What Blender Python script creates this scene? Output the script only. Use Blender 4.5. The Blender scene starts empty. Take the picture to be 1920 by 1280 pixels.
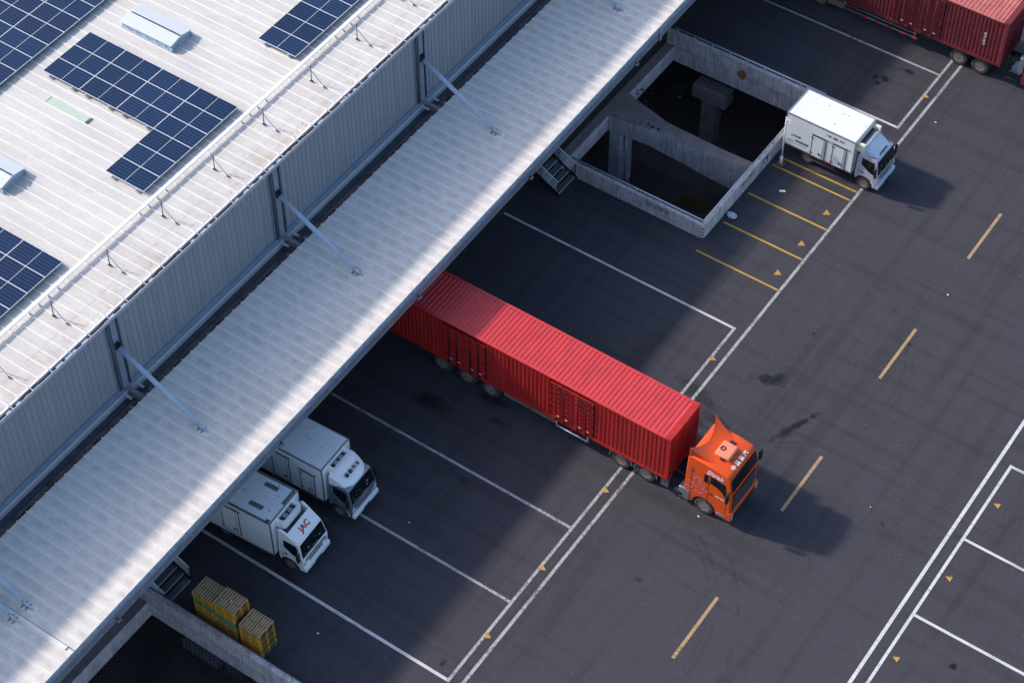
import bpy, bmesh, math, random
from mathutils import Vector, Matrix
random.seed(7)
rad = math.radians
sc = bpy.context.scene
col = sc.collection

# ------------------------------------------------------------------ camera
R = [[0.8225507077, 0.5686851814, -0.0027381829], [0.4345540636, -0.6316337365, -0.6420292733], [-0.3668420628, 0.5269117452, -0.7666752335]]
cd = bpy.data.cameras.new('camera'); cam = bpy.data.objects.new('camera', cd); col.objects.link(cam)
cd.sensor_width = 36; cd.lens = 3851.62 / 1920 * 36; cd.clip_start = 1; cd.clip_end = 2000
m3 = Matrix(((R[0][0], -R[1][0], -R[2][0]), (R[0][1], -R[1][1], -R[2][1]), (R[0][2], -R[1][2], -R[2][2])))
cam.matrix_world = Matrix.Translation((0, 0, 75)) @ m3.to_4x4()
sc.camera = cam

# ------------------------------------------------------------------ light
SUN = Vector((1.45, 0.33, -1.0)).normalized()
w = bpy.data.worlds.new("World"); sc.world = w; w.use_nodes = True
wn = w.node_tree; wn.nodes.clear()
sky = wn.nodes.new('ShaderNodeTexSky'); sky.sky_type = 'NISHITA'; sky.sun_disc = False
sky.sun_elevation = math.asin(-SUN.z); sky.sun_rotation = math.atan2(-SUN.x, -SUN.y)
sky.air_density = 1.0; sky.dust_density = 2.0; sky.ozone_density = 2.0
bg = wn.nodes.new('ShaderNodeBackground'); bg.inputs[1].default_value = 0.15
wo = wn.nodes.new('ShaderNodeOutputWorld')
wn.links.new(sky.outputs[0], bg.inputs[0]); wn.links.new(bg.outputs[0], wo.inputs[0])
sd = bpy.data.lights.new('sun', 'SUN'); sd.energy = 2.7; sd.angle = rad(2.8); sd.color = (1, .90, .80)
so = bpy.data.objects.new('sun', sd); col.objects.link(so); so.rotation_euler = SUN.to_track_quat('-Z', 'Y').to_euler(); so.location = (-60, 20, 60)
sc.view_settings.view_transform = 'Standard'; sc.view_settings.look = 'None'
sc.view_settings.exposure = 0.65; sc.view_settings.gamma = 1.0

# ------------------------------------------------------------------ helpers
class MB:
    def __init__(s): s.v = []; s.f = []; s.m = []; s.s = []
    def add(s, vs, fs, m=0, sm=False):
        o = len(s.v); s.v += [tuple(p) for p in vs]
        for f in fs: s.f.append([i + o for i in f]); s.m.append(m); s.s.append(sm)
        return s
    def box(s, x0, x1, y0, y1, z0, z1, m=0):
        if x0 > x1: x0, x1 = x1, x0
        if y0 > y1: y0, y1 = y1, y0
        if z0 > z1: z0, z1 = z1, z0
        return s.add([(x0, y0, z0), (x1, y0, z0), (x1, y1, z0), (x0, y1, z0), (x0, y0, z1), (x1, y0, z1), (x1, y1, z1), (x0, y1, z1)],
              [(0, 3, 2, 1), (4, 5, 6, 7), (0, 1, 5, 4), (1, 2, 6, 5), (2, 3, 7, 6), (3, 0, 4, 7)], m)
    def cbox(s, c, d, m=0):
        return s.box(c[0]-d[0]/2, c[0]+d[0]/2, c[1]-d[1]/2, c[1]+d[1]/2, c[2]-d[2]/2, c[2]+d[2]/2, m)
    def prism(s, pts, vec, m=0):
        n = len(pts); vec = Vector(vec)
        P = [Vector(p) for p in pts]
        fs = [list(range(n))[::-1], list(range(n, 2*n))]
        for i in range(n):
            j = (i+1) % n; fs.append((i, j, n+j, n+i))
        return s.add(P + [p + vec for p in P], fs, m)
    def panel(s, pts, t, m=0):     # polygon thickened along its own normal
        P = [Vector(p) for p in pts]; n = (P[1]-P[0]).cross(P[2]-P[0]).normalized()
        return s.prism(P, n*t, m)
    def poly(s, pts, m=0): return s.add(pts, [list(range(len(pts)))], m)
    def tube(s, p, q, r, n=8, m=0, r2=None, sm=True):
        p = Vector(p); q = Vector(q); d = (q-p).normalized()
        a = d.orthogonal().normalized(); b = d.cross(a); r2 = r if r2 is None else r2
        vs = []
        for c, rr in ((p, r), (q, r2)):
            for i in range(n):
                t = 2*math.pi*i/n; vs.append(c + a*math.cos(t)*rr + b*math.sin(t)*rr)
        s.add(vs, [(i, (i+1) % n, n+(i+1) % n, n+i) for i in range(n)], m, sm)
        return s.add(vs, [list(range(n))[::-1], list(range(n, 2*n))], m)
    def path(s, pts, r, n=6, m=0):
        for a, b in zip(pts, pts[1:]): s.tube(a, b, r, n, m)
        return s
    def bar(s, p, q, wd, h, m=0):     # rectangular bar from p to q, horizontal width wd, height h
        p = Vector(p); q = Vector(q); d = (q-p).normalized()
        a = d.cross(Vector((0, 0, 1)))
        a = (a.normalized() if a.length > 1e-4 else Vector((1, 0, 0))); b = a.cross(d).normalized()
        vs = [c + a*sx*wd/2 + b*sy*h/2 for c in (p, q) for sx, sy in ((-1, -1), (1, -1), (1, 1), (-1, 1))]
        return s.add(vs, [(3, 2, 1, 0), (4, 5, 6, 7), (0, 1, 5, 4), (1, 2, 6, 5), (2, 3, 7, 6), (3, 0, 4, 7)], m)
    def lathe_y(s, c, prof, n=24, m=0, sm=True):   # prof: (y offset, radius)
        vs = []
        for y, r in prof:
            for i in range(n):
                t = 2*math.pi*i/n; vs.append((c[0]+r*math.cos(t), c[1]+y, c[2]+r*math.sin(t)))
        k = len(prof)
        fs = [(a*n+i, a*n+(i+1) % n, (a+1)*n+(i+1) % n, (a+1)*n+i) for a in range(k-1) for i in range(n)]
        s.add(vs, fs, m, sm)
        return s.add(vs, [list(range(n)), list(range((k-1)*n, k*n))[::-1]], m)
    def grid(s, fn, nu, nv, m=0, sm=True):
        vs = [fn(u/nu, v/nv) for u in range(nu+1) for v in range(nv+1)]
        return s.add(vs, [(u*(nv+1)+v, (u+1)*(nv+1)+v, (u+1)*(nv+1)+v+1, u*(nv+1)+v+1) for u in range(nu) for v in range(nv)], m, sm)
    def build(s, name, mats, parent=None, bevel=0, seg=2, smooth=False, fix=True):
        me = bpy.data.meshes.new(name); me.from_pydata(s.v, [], s.f)
        if not isinstance(mats, (list, tuple)): mats = [mats]
        for mt in mats: me.materials.append(mt)
        for p, mi, sm in zip(me.polygons, s.m, s.s): p.material_index = mi; p.use_smooth = sm or smooth
        if fix:
            bm = bmesh.new(); bm.from_mesh(me)
            bmesh.ops.remove_doubles(bm, verts=bm.verts, dist=1e-5)
            bmesh.ops.recalc_face_normals(bm, faces=bm.faces); bm.to_mesh(me); bm.free()
        if smooth: me.set_sharp_from_angle(angle=rad(35))
        o = bpy.data.objects.new(name, me); col.objects.link(o)
        if bevel:
            b = o.modifiers.new('bevel', 'BEVEL'); b.width = bevel; b.segments = seg; b.limit_method = 'ANGLE'; b.angle_limit = rad(32)
            b.harden_normals = False
            for p in me.polygons: p.use_smooth = True
            me.set_sharp_from_angle(angle=rad(50))
        if parent: o.parent = parent
        return o

def thing(name, label, cat, loc=(0, 0, 0), rz=0, group=None):
    o = bpy.data.objects.new(name, None); col.objects.link(o); o.empty_display_size = .3
    o.location = loc; o.rotation_euler = (0, 0, rz); o['label'] = label; o['category'] = cat
    if group: o['group'] = group
    return o
def tag(o, label, cat, group=None):
    o['label'] = label; o['category'] = cat
    if group: o['group'] = group
    return o
def struct(o): o['kind'] = 'structure'; return o
def dup(root, loc, rz=0, label=None):
    r = root.copy(); col.objects.link(r); r.location = loc; r.rotation_euler = (0, 0, rz)
    if label: r['label'] = label
    for ch in list(root.children):
        c = ch.copy(); col.objects.link(c); c.parent = r
        for g in ch.children:
            d = g.copy(); col.objects.link(d); d.parent = c
    return r
def lettering(body, size, mat, M4, name='lettering', parent=None, shear=0, align='CENTER', depth=.004, weight=0.0):
    c = bpy.data.curves.new(name, 'FONT'); c.body = body; c.size = size; c.align_x = align; c.align_y = 'CENTER'; c.extrude = depth; c.shear = shear
    c.resolution_u = 3; c.offset = weight
    t = bpy.data.objects.new(name, c); col.objects.link(t)
    me = bpy.data.meshes.new_from_object(t.evaluated_get(bpy.context.evaluated_depsgraph_get()))
    bpy.data.objects.remove(t); bpy.data.curves.remove(c)
    me.transform(M4); me.materials.clear(); me.materials.append(mat)
    o = bpy.data.objects.new(name, me); col.objects.link(o)
    if parent: o.parent = parent
    return o
def frame(origin, xdir, up):
    x = Vector(xdir).normalized(); u = Vector(up); z = x.cross(u).normalized(); y = z.cross(x)
    return Matrix(((x.x, y.x, z.x, origin[0]), (x.y, y.y, z.y, origin[1]), (x.z, y.z, z.z, origin[2]), (0, 0, 0, 1)))

# ------------------------------------------------------------------ materials
class NT:
    def __init__(s, name):
        s.mat = bpy.data.materials.new(name); s.mat.use_nodes = True; s.t = s.mat.node_tree
        s.b = s.t.nodes['Principled BSDF']
    def n(s, typ, **k):
        nd = s.t.nodes.new(typ)
        for a, b in k.items(): setattr(nd, a, b)
        return nd
    def l(s, a, b): s.t.links.new(a, b)
    def coord(s, world=True):
        if world: return s.n('ShaderNodeNewGeometry').outputs['Position']
        return s.n('ShaderNodeTexCoord').outputs['Object']
    def mapping(s, vec, scale=(1, 1, 1), loc=(0, 0, 0), rot=(0, 0, 0)):
        m = s.n('ShaderNodeMapping'); m.inputs['Scale'].default_value = scale; m.inputs['Location'].default_value = loc; m.inputs['Rotation'].default_value = rot
        s.l(vec, m.inputs['Vector']); return m.outputs[0]
    def noise(s, vec, scale, detail=4, rough=.55, dist=0):
        k = s.n('ShaderNodeTexNoise'); k.inputs['Scale'].default_value = scale; k.inputs['Detail'].default_value = detail
        k.inputs['Roughness'].default_value = rough; k.inputs['Distortion'].default_value = dist
        s.l(vec, k.inputs['Vector']); return k.outputs['Fac']
    def ramp(s, fac, a, b, lo=0.0, hi=1.0):
        r = s.n('ShaderNodeMapRange'); r.clamp = True
        r.inputs['From Min'].default_value = a; r.inputs['From Max'].default_value = b
        r.inputs['To Min'].default_value = lo; r.inputs['To Max'].default_value = hi
        s.l(fac, r.inputs['Value']); return r.outputs[0]
    def math(s, op, a, b=None):
        m = s.n('ShaderNodeMath', operation=op)
        for i, q in enumerate((a, b)):
            if q is None: continue
            if isinstance(q, (int, float)): m.inputs[i].default_value = q
            else: s.l(q, m.inputs[i])
        return m.outputs[0]
    def mix(s, fac, a, b, mode='MIX'):
        m = s.n('ShaderNodeMix', data_type='RGBA', blend_type=mode)
        for i, q in ((0, fac), (6, a), (7, b)):
            if isinstance(q, (int, float)): m.inputs[i].default_value = q
            elif isinstance(q, tuple): m.inputs[i].default_value = (*q[:3], 1)
            else: s.l(q, m.inputs[i])
        return m.outputs[2]
    def bump(s, h, strength=.3, dist=.02):
        b = s.n('ShaderNodeBump'); b.inputs['Strength'].default_value = strength; b.inputs['Distance'].default_value = dist
        s.l(h, b.inputs['Height']); s.l(b.outputs[0], s.b.inputs['Normal'])
    def base(s, c):
        if isinstance(c, tuple): s.b.inputs['Base Color'].default_value = (*c, 1)
        else: s.l(c, s.b.inputs['Base Color'])
    def set(s, rough=None, metal=None, spec=None, coat=None):
        if rough is not None:
            if isinstance(rough, (int, float)): s.b.inputs['Roughness'].default_value = rough
            else: s.l(rough, s.b.inputs['Roughness'])
        if metal is not None: s.b.inputs['Metallic'].default_value = metal
        if spec is not None: s.b.inputs['Specular IOR Level'].default_value = spec
        if coat is not None: s.b.inputs['Coat Weight'].default_value = coat; s.b.inputs['Coat Roughness'].default_value = .12

def mul(c, k): return tuple(x*k for x in c)
def M(name, c, rough=.5, metal=0., var=.12, scale=2., dirt=None, damt=.3, dscale=1.2, stretch=(1, 1, 1), bump=0, coat=None, world=True, spec=None):
    t = NT(name); v = t.coord(world); vm = t.mapping(v, stretch)
    n1 = t.noise(vm, scale, 6); k = t.mix(t.ramp(n1, .3, .7), mul(c, 1-var), mul(c, 1+var))
    if dirt:
        n2 = t.noise(vm, dscale, 7, .65, .3)
        k = t.mix(t.ramp(n2, .5, .72, 0, damt), k, dirt)
    t.base(k); t.set(rough, metal, spec, coat)
    if bump: t.bump(n1, bump, .01)
    return t.mat

def worn_paint(name, c, wear=.45):
    t = NT(name); v = t.coord()
    a = t.noise(v, 9, 7, .75); b = t.noise(v, .8, 5, .65)
    f = t.math('ADD', t.math('MULTIPLY', a, .65), t.math('MULTIPLY', b, .45))
    k = t.mix(t.ramp(f, wear+.02, wear+.17), (.03, .03, .036), mul(c, .86))
    k = t.mix(t.ramp(b, .4, .6), k, t.mix(.18, k, (.08, .08, .09)))
    # tyre scuffs running across
    sc_ = t.noise(t.mapping(v, (.5, 3, 1)), 2.2, 5, .7)
    k = t.mix(t.ramp(sc_, .52, .68, 0, .6), k, (.04, .04, .045))
    t.base(k); t.set(.7); return t.mat

def asphalt():
    t = NT('asphalt'); v = t.coord()
    fine = t.noise(v, 13, 7, .85); mid = t.noise(v, 5, 6, .6); big = t.noise(v, .16, 5, .6)
    k = t.mix(t.ramp(fine, .3, .7), (.022, .022, .028), (.078, .075, .092))
    k = t.mix(t.ramp(mid, .3, .75, 0, .3), k, (.030, .030, .041))
    k = t.mix(t.ramp(big, .35, .65, 0, .28), k, (.052, .049, .062))
    # light aggregate flecks
    vo = t.n('ShaderNodeTexVoronoi'); vo.inputs['Scale'].default_value = 7; t.l(v, vo.inputs['Vector'])
    wn_ = t.n('ShaderNodeTexWhiteNoise'); t.l(vo.outputs['Position'], wn_.inputs['Vector'])
    fl = t.math('MULTIPLY', t.ramp(vo.outputs['Distance'], .10, .22, 1, 0), t.ramp(wn_.outputs['Value'], .88, .98))
    k = t.mix(t.math('MULTIPLY', fl, .7), k, (.17, .17, .18))
    # dark tyre tracks along the lane and into the bays
    tr = t.noise(t.mapping(v, (1.4, .06, 1)), 1.0, 5, .6, .2)
    k = t.mix(t.ramp(tr, .50, .70, 0, .45), k, (.020, .020, .023))
    tb = t.noise(t.mapping(v, (.07, 1.5, 1), (4, 0, 0)), 1.0, 5, .6, .2)
    k = t.mix(t.ramp(tb, .50, .70, 0, .45), k, (.018, .018, .022))
    wp = t.noise(v, .9, 7, .72, .8)
    k = t.mix(t.ramp(wp, .50, .70, 0, .4), k, (.060, .058, .068))
    dk = t.noise(v, 1.7, 6, .75, .4)
    k = t.mix(t.ramp(dk, .60, .72, 0, .4), k, (.014, .014, .018))
    # curved scrub marks left by turning tyres
    sxyz = t.n('ShaderNodeSeparateXYZ'); t.l(v, sxyz.inputs[0])
    brk = t.ramp(t.noise(v, .7, 5, .7), .42, .62)
    for cx, cy, R_, x0 in ((-26.4, 41.2, 6.9, -26), (-26.4, 41.2, 6.6, -26), (-26.8, 40.4, 8.6, -25), (-25.5, 58.8, 6.4, -25), (-25.5, 58.8, 6.1, -25), (-19.5, 60, 9.0, -22)):
        mp = t.mapping(v, (1, 1, 1), (-cx, -cy, 0)); ln = t.n('ShaderNodeVectorMath', operation='LENGTH'); t.l(mp, ln.inputs[0])
        d = t.math('ABSOLUTE', t.math('SUBTRACT', ln.outputs['Value'], R_))
        f = t.math('MULTIPLY', t.math('MULTIPLY', t.ramp(d, .04, .13, .42, 0), t.ramp(sxyz.outputs['X'], x0, x0+1.5)), brk)
        k = t.mix(f, k, (.016, .016, .020))
    # oil stains: x, y, rx, ry, angle, strength
    ST = [(-24.6, 56.45, .75, .30, 20, .7), (-24.35, 56.7, .3, .5, -30, .7), (-22.25, 54.75, 1.5, .15, 68, .75), (-22.5, 54.1, .45, .25, 60, .6),
          (-25.3, 52.9, 1.0, .28, -10, .5), (-27.1, 53.9, 1.2, .35, -15, .5), (-26.4, 52.6, .8, .25, -20, .4), (-33.0, 43.6, .3, .2, 0, .6), (-29.9, 77.8, .28, .2, 0, .7), (-30.35, 77.65, .2, .2, 0, .7),
          (-29.1, 79.0, .35, .18, 0, .7), (-30.05, 77.3, .15, .15, 0, .7), (-10.5, 47.4, .17, .17, 0, .8), (-32.8, 50.5, .3, .3, 0, .5), (-36.9, 46.4, .9, .45, 0, .6),
          (-34.6, 48.1, .9, .3, 0, .6), (-35.3, 44.2, .3, .2, 0, .4), (-31.3, 40.1, .35, .2, 10, .3), (-28.25, 35.4, .2, .13, 80, .7), (-20.2, 62.1, .13, .13, 0, .5),
          (-24.3, 60.1, .1, .08, 0, .7), (-16.4, 52.2, .15, .12, 0, .5), (-23.7, 43.6, .18, .12, 0, .5), (-33.6, 47.2, .6, .15, 5, .5), (-38.6, 36.5, .8, .5, 0, .4), (-36.5, 35.0, 1.2, .3, 4, .4)]
    wob = t.noise(v, 3.2, 5, .7)
    tot = None
    for (x, y, rx, ry, an, st) in ST:
        m = t.mapping(v, (1, 1, 1), (0, 0, 0)); mp = m.node; mp.vector_type = 'TEXTURE'
        mp.inputs['Location'].default_value = (x, y, 0); mp.inputs['Rotation'].default_value = (0, 0, rad(an)); mp.inputs['Scale'].default_value = (rx, ry, 1)
        ln = t.n('ShaderNodeVectorMath', operation='LENGTH'); t.l(m, ln.inputs[0])
        d = t.math('ADD', ln.outputs['Value'], t.math('MULTIPLY', t.math('SUBTRACT', wob, .5), 3.2))
        f = t.ramp(d, .55, 1.25, min(1, st*1.35), 0)
        tot = f if tot is None else t.math('MAXIMUM', tot, f)
    k = t.mix(tot, k, (.007, .008, .009))
    t.base(k); t.set(t.ramp(tot, 0, 1, .82, .5), spec=.35); t.bump(fine, .35, .006)
    return t.mat

def ribbed_roof(name, c, pitch, brick=True, stain_x=None):
    t = NT(name); v = t.coord()
    n1 = t.noise(t.mapping(v, (.35, 1, 1)), .9, 7, .62)
    k = t.mix(t.ramp(n1, .3, .7), mul(c, .86), mul(c, 1.05))
    # each sheet between two seams a slightly different tone; laps across the fall
    if brick:
        br = t.n('ShaderNodeTexBrick'); br.offset = .5; br.inputs['Scale'].default_value = 1
        br.inputs['Brick Width'].default_value = 1.15; br.inputs['Row Height'].default_value = pitch; br.inputs['Mortar Size'].default_value = .022
        br.inputs['Mortar Smooth'].default_value = .6; br.inputs['Bias'].default_value = 0
        br.inputs['Color1'].default_value = (*mul(c, .88), 1); br.inputs['Color2'].default_value = (*mul(c, 1.0), 1); br.inputs['Mortar'].default_value = (*mul(c, 1.25), 1)
        t.l(v, br.inputs['Vector']); k = t.mix(.52, k, br.outputs['Color'])
        # dirt gathered towards the lower lap of each sheet
        sg = t.n('ShaderNodeTexBrick'); sg.offset = .5; sg.inputs['Scale'].default_value = 1; sg.inputs['Brick Width'].default_value = 1.15; sg.inputs['Row Height'].default_value = pitch; sg.inputs['Mortar Size'].default_value = .26; sg.inputs['Mortar Smooth'].default_value = 1.0
        sg.inputs['Color1'].default_value = (0, 0, 0, 1); sg.inputs['Color2'].default_value = (.35, .35, .35, 1); sg.inputs['Mortar'].default_value = (1, 1, 1, 1)
        t.l(t.mapping(v, (1, 1, 1), (.22, 0, 0)), sg.inputs['Vector']); sm = t.noise(v, 2.2, 5, .7)
        k = t.mix(t.math('MULTIPLY', t.math('SUBTRACT', 1.0, sg.outputs['Fac']), t.ramp(sm, .38, .7, 0, .55)), k, mul(c, .5))
    st = t.noise(t.mapping(v, (.6, 9, 1)), 1.0, 6, .65)
    k = t.mix(t.ramp(st, .45, .75, 0, .35), k, mul(c, .62))
    bl = t.noise(v, 1.6, 6, .7, .6)
    k = t.mix(t.ramp(bl, .58, .76, 0, .38), k, mul(c, .58))
    sc2 = t.noise(t.mapping(v, (.8, 2.4, 1)), 2.6, 6, .7, .5); k = t.mix(t.ramp(sc2, .56, .64, 0, .16), k, mul(c, .66))
    if stain_x is not None:
        sx = t.n('ShaderNodeSeparateXYZ'); t.l(v, sx.inputs[0])
        f = t.math('MULTIPLY', t.ramp(sx.outputs['X'], stain_x[0], stain_x[1]), t.ramp(t.noise(v, 1.1, 6, .7), .46, .68, 0, .55))
        k = t.mix(f, k, (.45, .34, .24))
        fs = t.math('MULTIPLY', t.ramp(sx.outputs['X'], stain_x[0]+.8, stain_x[1]), t.ramp(t.noise(v, 4.5, 5, .7), .56, .66, 0, .5))
        k = t.mix(fs, k, (.30, .17, .09))
    t.base(k); t.set(.62, .0, .35)
    fine = t.noise(t.mapping(v, (1.2, 30, 1)), 1, 3, .6); t.bump(fine, .18, .01)
    return t.mat

def concrete(name, c=(.62, .58, .60), streak=.5):
    t = NT(name); v = t.coord()
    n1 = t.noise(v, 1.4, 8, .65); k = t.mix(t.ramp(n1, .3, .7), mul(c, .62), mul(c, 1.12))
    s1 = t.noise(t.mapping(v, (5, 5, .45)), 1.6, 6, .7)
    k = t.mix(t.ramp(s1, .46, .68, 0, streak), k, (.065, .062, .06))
    s2 = t.noise(t.mapping(v, (7, 7, .6), (3, 1, 0)), 1.3, 5, .6)
    k = t.mix(t.ramp(s2, .55, .7, 0, .35), k, mul(c, 1.5))
    sp = t.noise(v, 7, 6, .75); k = t.mix(t.ramp(sp, .56, .68, 0, .5), k, (.09, .085, .08))
    # formwork joints every 2.2 m along x and y
    t.base(k); t.set(.85); t.bump(sp, .4, .01)
    return t.mat

def corr_wall():
    t = NT('wall_cladding'); v = t.coord()
    c = (.30, .32, .36)
    n1 = t.noise(t.mapping(v, (1, 1.2, .1)), 2.0, 6, .6); k = t.mix(t.ramp(n1, .3, .7), mul(c, .94), mul(c, 1.05))
    wv = t.n('ShaderNodeSeparateXYZ'); t.l(v, wv.inputs[0])
    pr = t.math('FRACT', t.math('DIVIDE', wv.outputs['Y'], .9))
    k = t.mix(t.ramp(t.math('ABSOLUTE', t.math('SUBTRACT', pr, .5)), .465, .49, 0, .5), k, mul(c, .5))
    st = t.noise(t.mapping(v, (1, 6, .15)), 1.4, 6, .65)
    k = t.mix(t.ramp(st, .5, .72, 0, .12), k, mul(c, .7))
    t.base(k); t.set(.5, .0); return t.mat

def solar():
    t = NT('solar_cells'); v = t.coord(False)
    sx = t.n('ShaderNodeSeparateXYZ'); t.l(v, sx.inputs[0])
    oi = t.n('ShaderNodeObjectInfo')
    fy = t.math('FRACT', t.math('DIVIDE', sx.outputs['Y'], .168))
    ln = t.ramp(t.math('ABSOLUTE', t.math('SUBTRACT', fy, .5)), .44, .48, 0, 1)
    fx = t.math('FRACT', t.math('DIVIDE', sx.outputs['X'], .09))
    dash = t.ramp(t.math('ABSOLUTE', t.math('SUBTRACT', fx, .5)), .22, .34, 1, .25)
    b1 = t.math('FRACT', t.math('DIVIDE', sx.outputs['Y'], .028))
    bb = t.ramp(t.math('ABSOLUTE', t.math('SUBTRACT', b1, .5)), .40, .48, 0, .22)
    c0 = t.mix(oi.outputs['Random'], (.004, .016, .055), (.008, .028, .088))
    n1 = t.noise(v, 3, 3); c0 = t.mix(t.ramp(n1, .3, .7, 0, .5), c0, (.005, .015, .050))
    k = t.mix(bb, c0, (.05, .10, .22))
    k = t.mix(t.math('MULTIPLY', t.math('MULTIPLY', ln, dash), .55), k, (.16, .26, .42))
    t.base(k); t.set(.25, .0, .35); return t.mat

MT = {}
MT['asphalt'] = asphalt()
MT['white_line'] = worn_paint('white_line_paint', (.54, .53, .53), .40)
MT['fresh_line'] = worn_paint('fresh_white_line_paint', (.72, .72, .72), .30)
MT['yellow_line'] = worn_paint('yellow_line_paint', (.64, .37, .045), .34)
MT['tan_line'] = worn_paint('faded_yellow_line_paint', (.50, .34, .16), .34)
MT['roof'] = ribbed_roof('roof_sheet', (.61, .59, .565), .575, False, (-48.8, -45.7))
MT['canopy'] = ribbed_roof('canopy_sheet', (.76, .71, .66), .575, True)
MT['rib'] = M('roof_seam', (.78, .76, .74), .4, var=.08)
MT['crib'] = M('canopy_seam', (.80, .77, .73), .4, var=.12, scale=5)
MT['wall'] = corr_wall()
MT['flash'] = M('blue_grey_flashing', (.30, .42, .54), .4, .2, .2, 3, (.5, .6, .7), .4, 6)
MT['wallflash'] = M('wall_reflection_apron', (.27, .34, .43), .35, .1, .15, 3)  # wall's reflection on the apron put into its base colour
MT['colgrey'] = M('column_cover', (.24, .28, .35), .45, .1, .12, 3)
MT['steel_blue'] = M('pale_blue_steel', (.42, .52, .64), .45, 0, .1, 3, (.35, .3, .3), .15, 3)
MT['gutter'] = M('dark_gutter', (.06, .09, .11), .5, .3, .3, 2)
MT['mud'] = M('dusty_gutter_bed', (.13, .115, .11), .8, 0, .3, 2, (.02, .02, .02), .8, 1.2)
MT['galv'] = M('galvanised_metal', (.52, .55, .60), .4, .25, .15, 5, (.3, .25, .2), .3, 5)
MT['fascia'] = M('fascia_panel', (.24, .24, .30), .5, .2, .12, 2, (.08, .08, .09), .5, 2.2)
MT['whitemetal'] = M('white_powder_coated_metal', (.72, .74, .76), .4, 0, .06, 4)
MT['darkmetal'] = M('dark_steel', (.035, .038, .045), .5, .5, .2, 4)
MT['black'] = M('matt_black', (.012, .012, .014), .6, 0, .2, 4)
MT['conc'] = concrete('weathered_concrete')
MT['conc_top'] = concrete('stained_concrete_top', (.30, .25, .24), .35)
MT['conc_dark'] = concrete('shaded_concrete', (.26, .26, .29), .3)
MT['net'] = M('black_netting', (.012, .011, .011), .9)
MT['solar'] = solar()
MT['alu'] = M('aluminium_frame', (.80, .80, .82), .35, .1, .05, 4)
MT['vent_glass'] = M('frosted_roof_light', (.58, .62, .66), .35, 0, .04, 3)
MT['vent_blue'] = M('pale_blue_vent_frame', (.36, .46, .54), .4, .1, .1, 4)
MT['green_sheet'] = M('green_translucent_sheet', (.46, .56, .45), .45, 0, .12, 6)
MT['rubber'] = M('tyre_rubber', (.05, .047, .045), .85, 0, .3, 6, (.10, .09, .08), .5, 5, world=False)
MT['rim'] = M('wheel_rim', (.34, .29, .25), .5, .5, .25, 8, (.05, .04, .03), .6, 6, world=False)
MT['rimlight'] = M('dusty_alloy_rim', (.40, .39, .37), .4, .6, .2, 8, (.1, .08, .06), .5, 6, world=False)
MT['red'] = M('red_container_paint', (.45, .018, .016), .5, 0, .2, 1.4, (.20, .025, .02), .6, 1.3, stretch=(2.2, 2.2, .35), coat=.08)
MT['red_roof'] = M('red_roof_paint', (.58, .045, .050), .42, 0, .10, 1.2, (.36, .045, .045), .55, 1.1, stretch=(1.6, .6, 1))  # lighter, pinker red than the container sides
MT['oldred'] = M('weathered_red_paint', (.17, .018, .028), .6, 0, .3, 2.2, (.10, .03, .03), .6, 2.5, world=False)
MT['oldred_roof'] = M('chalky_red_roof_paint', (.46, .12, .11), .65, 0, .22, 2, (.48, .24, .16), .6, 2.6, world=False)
MT['bright_red'] = M('bright_red_patch', (.7, .03, .04), .5)
MT['rod'] = M('lock_rod', (.045, .012, .016), .5, .4, .2, 8)
MT['orange'] = M('orange_cab_paint', (.78, .088, .008), .4, 0, .06, 2, (.5, .12, .05), .3, 3, coat=.2)
MT['salmon'] = M('pinkish_orange_plastic', (.80, .24, .14), .5, 0, .06, 3)  # lighter, pinker orange than the cab paint
MT['glass'] = M('dark_cab_glass', (.006, .010, .013), .12, 0, .4, 6, (.03, .05, .05), .5, 5, world=False, spec=.35)
MT['purple'] = M('lilac_decal', (.38, .22, .42), .5)
MT['lilac'] = M('pale_lilac_lettering', (.78, .66, .82), .4)
MT['white_txt'] = M('white_lettering', (.78, .78, .78), .45)
MT['red_txt'] = M('red_lettering', (.55, .01, .03), .45)
MT['red_faded'] = worn_paint('faded_red_stencil', (.42, .06, .04), .42)
MT['black_txt'] = M('black_lettering', (.015, .015, .018), .5)
MT['boxwhite'] = M('white_truck_panel', (.78, .79, .79), .32, 0, .03, 1.2, (.6, .56, .5), .12, 2.5, world=False, coat=.2)
MT['boxgrey'] = M('pale_grey_truck_panel', (.84, .87, .88), .4, 0, .04, 1.2, (.4, .42, .42), .25, 2.5, world=False)
MT['cabwhite'] = M('white_cab_paint', (.88, .89, .90), .28, 0, .03, 2, world=False, coat=.5)
MT['cabsilver'] = M('silver_cab_paint', (.50, .49, .56), .3, .2, .06, 2, world=False, coat=.5)
MT['cabdark'] = M('dark_silver_cab_paint', (.20, .23, .29), .3, .3, .06, 2, world=False, coat=.5)
MT['spblue'] = M('pale_blue_deflector', (.58, .66, .76), .3, .1, .05, 2, world=False, coat=.5)
MT['cream'] = M('cream_plastic', (.74, .72, .60), .45, 0, .05, 3, world=False)
MT['trim'] = M('aluminium_trim', (.34, .35, .38), .35, .6, .15, 5, (.12, .1, .09), .4, 4, world=False)
MT['greytape'] = M('grey_repair_tape', (.13, .145, .16), .7, 0, .3, 6, world=False)
MT['lamp'] = M('clear_lamp_lens', (.62, .64, .66), .15, .2, .15, 10, world=False)
MT['tan'] = M('tan_storage_box', (.22, .17, .12), .6, 0, .2, 3)
MT['chassis'] = M('chassis_paint', (.06, .045, .045), .6, .2, .3, 4, (.12, .08, .06), .4, 4, world=False)
MT['bluebox'] = M('faded_blue_tank', (.08, .12, .22), .5, 0, .2, 4, world=False)
MT['wood'] = M('weathered_pallet_boards', (.44, .31, .17), .8, 0, .3, 6, (.28, .19, .05), .35, 4, stretch=(6, 1, 1))
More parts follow.
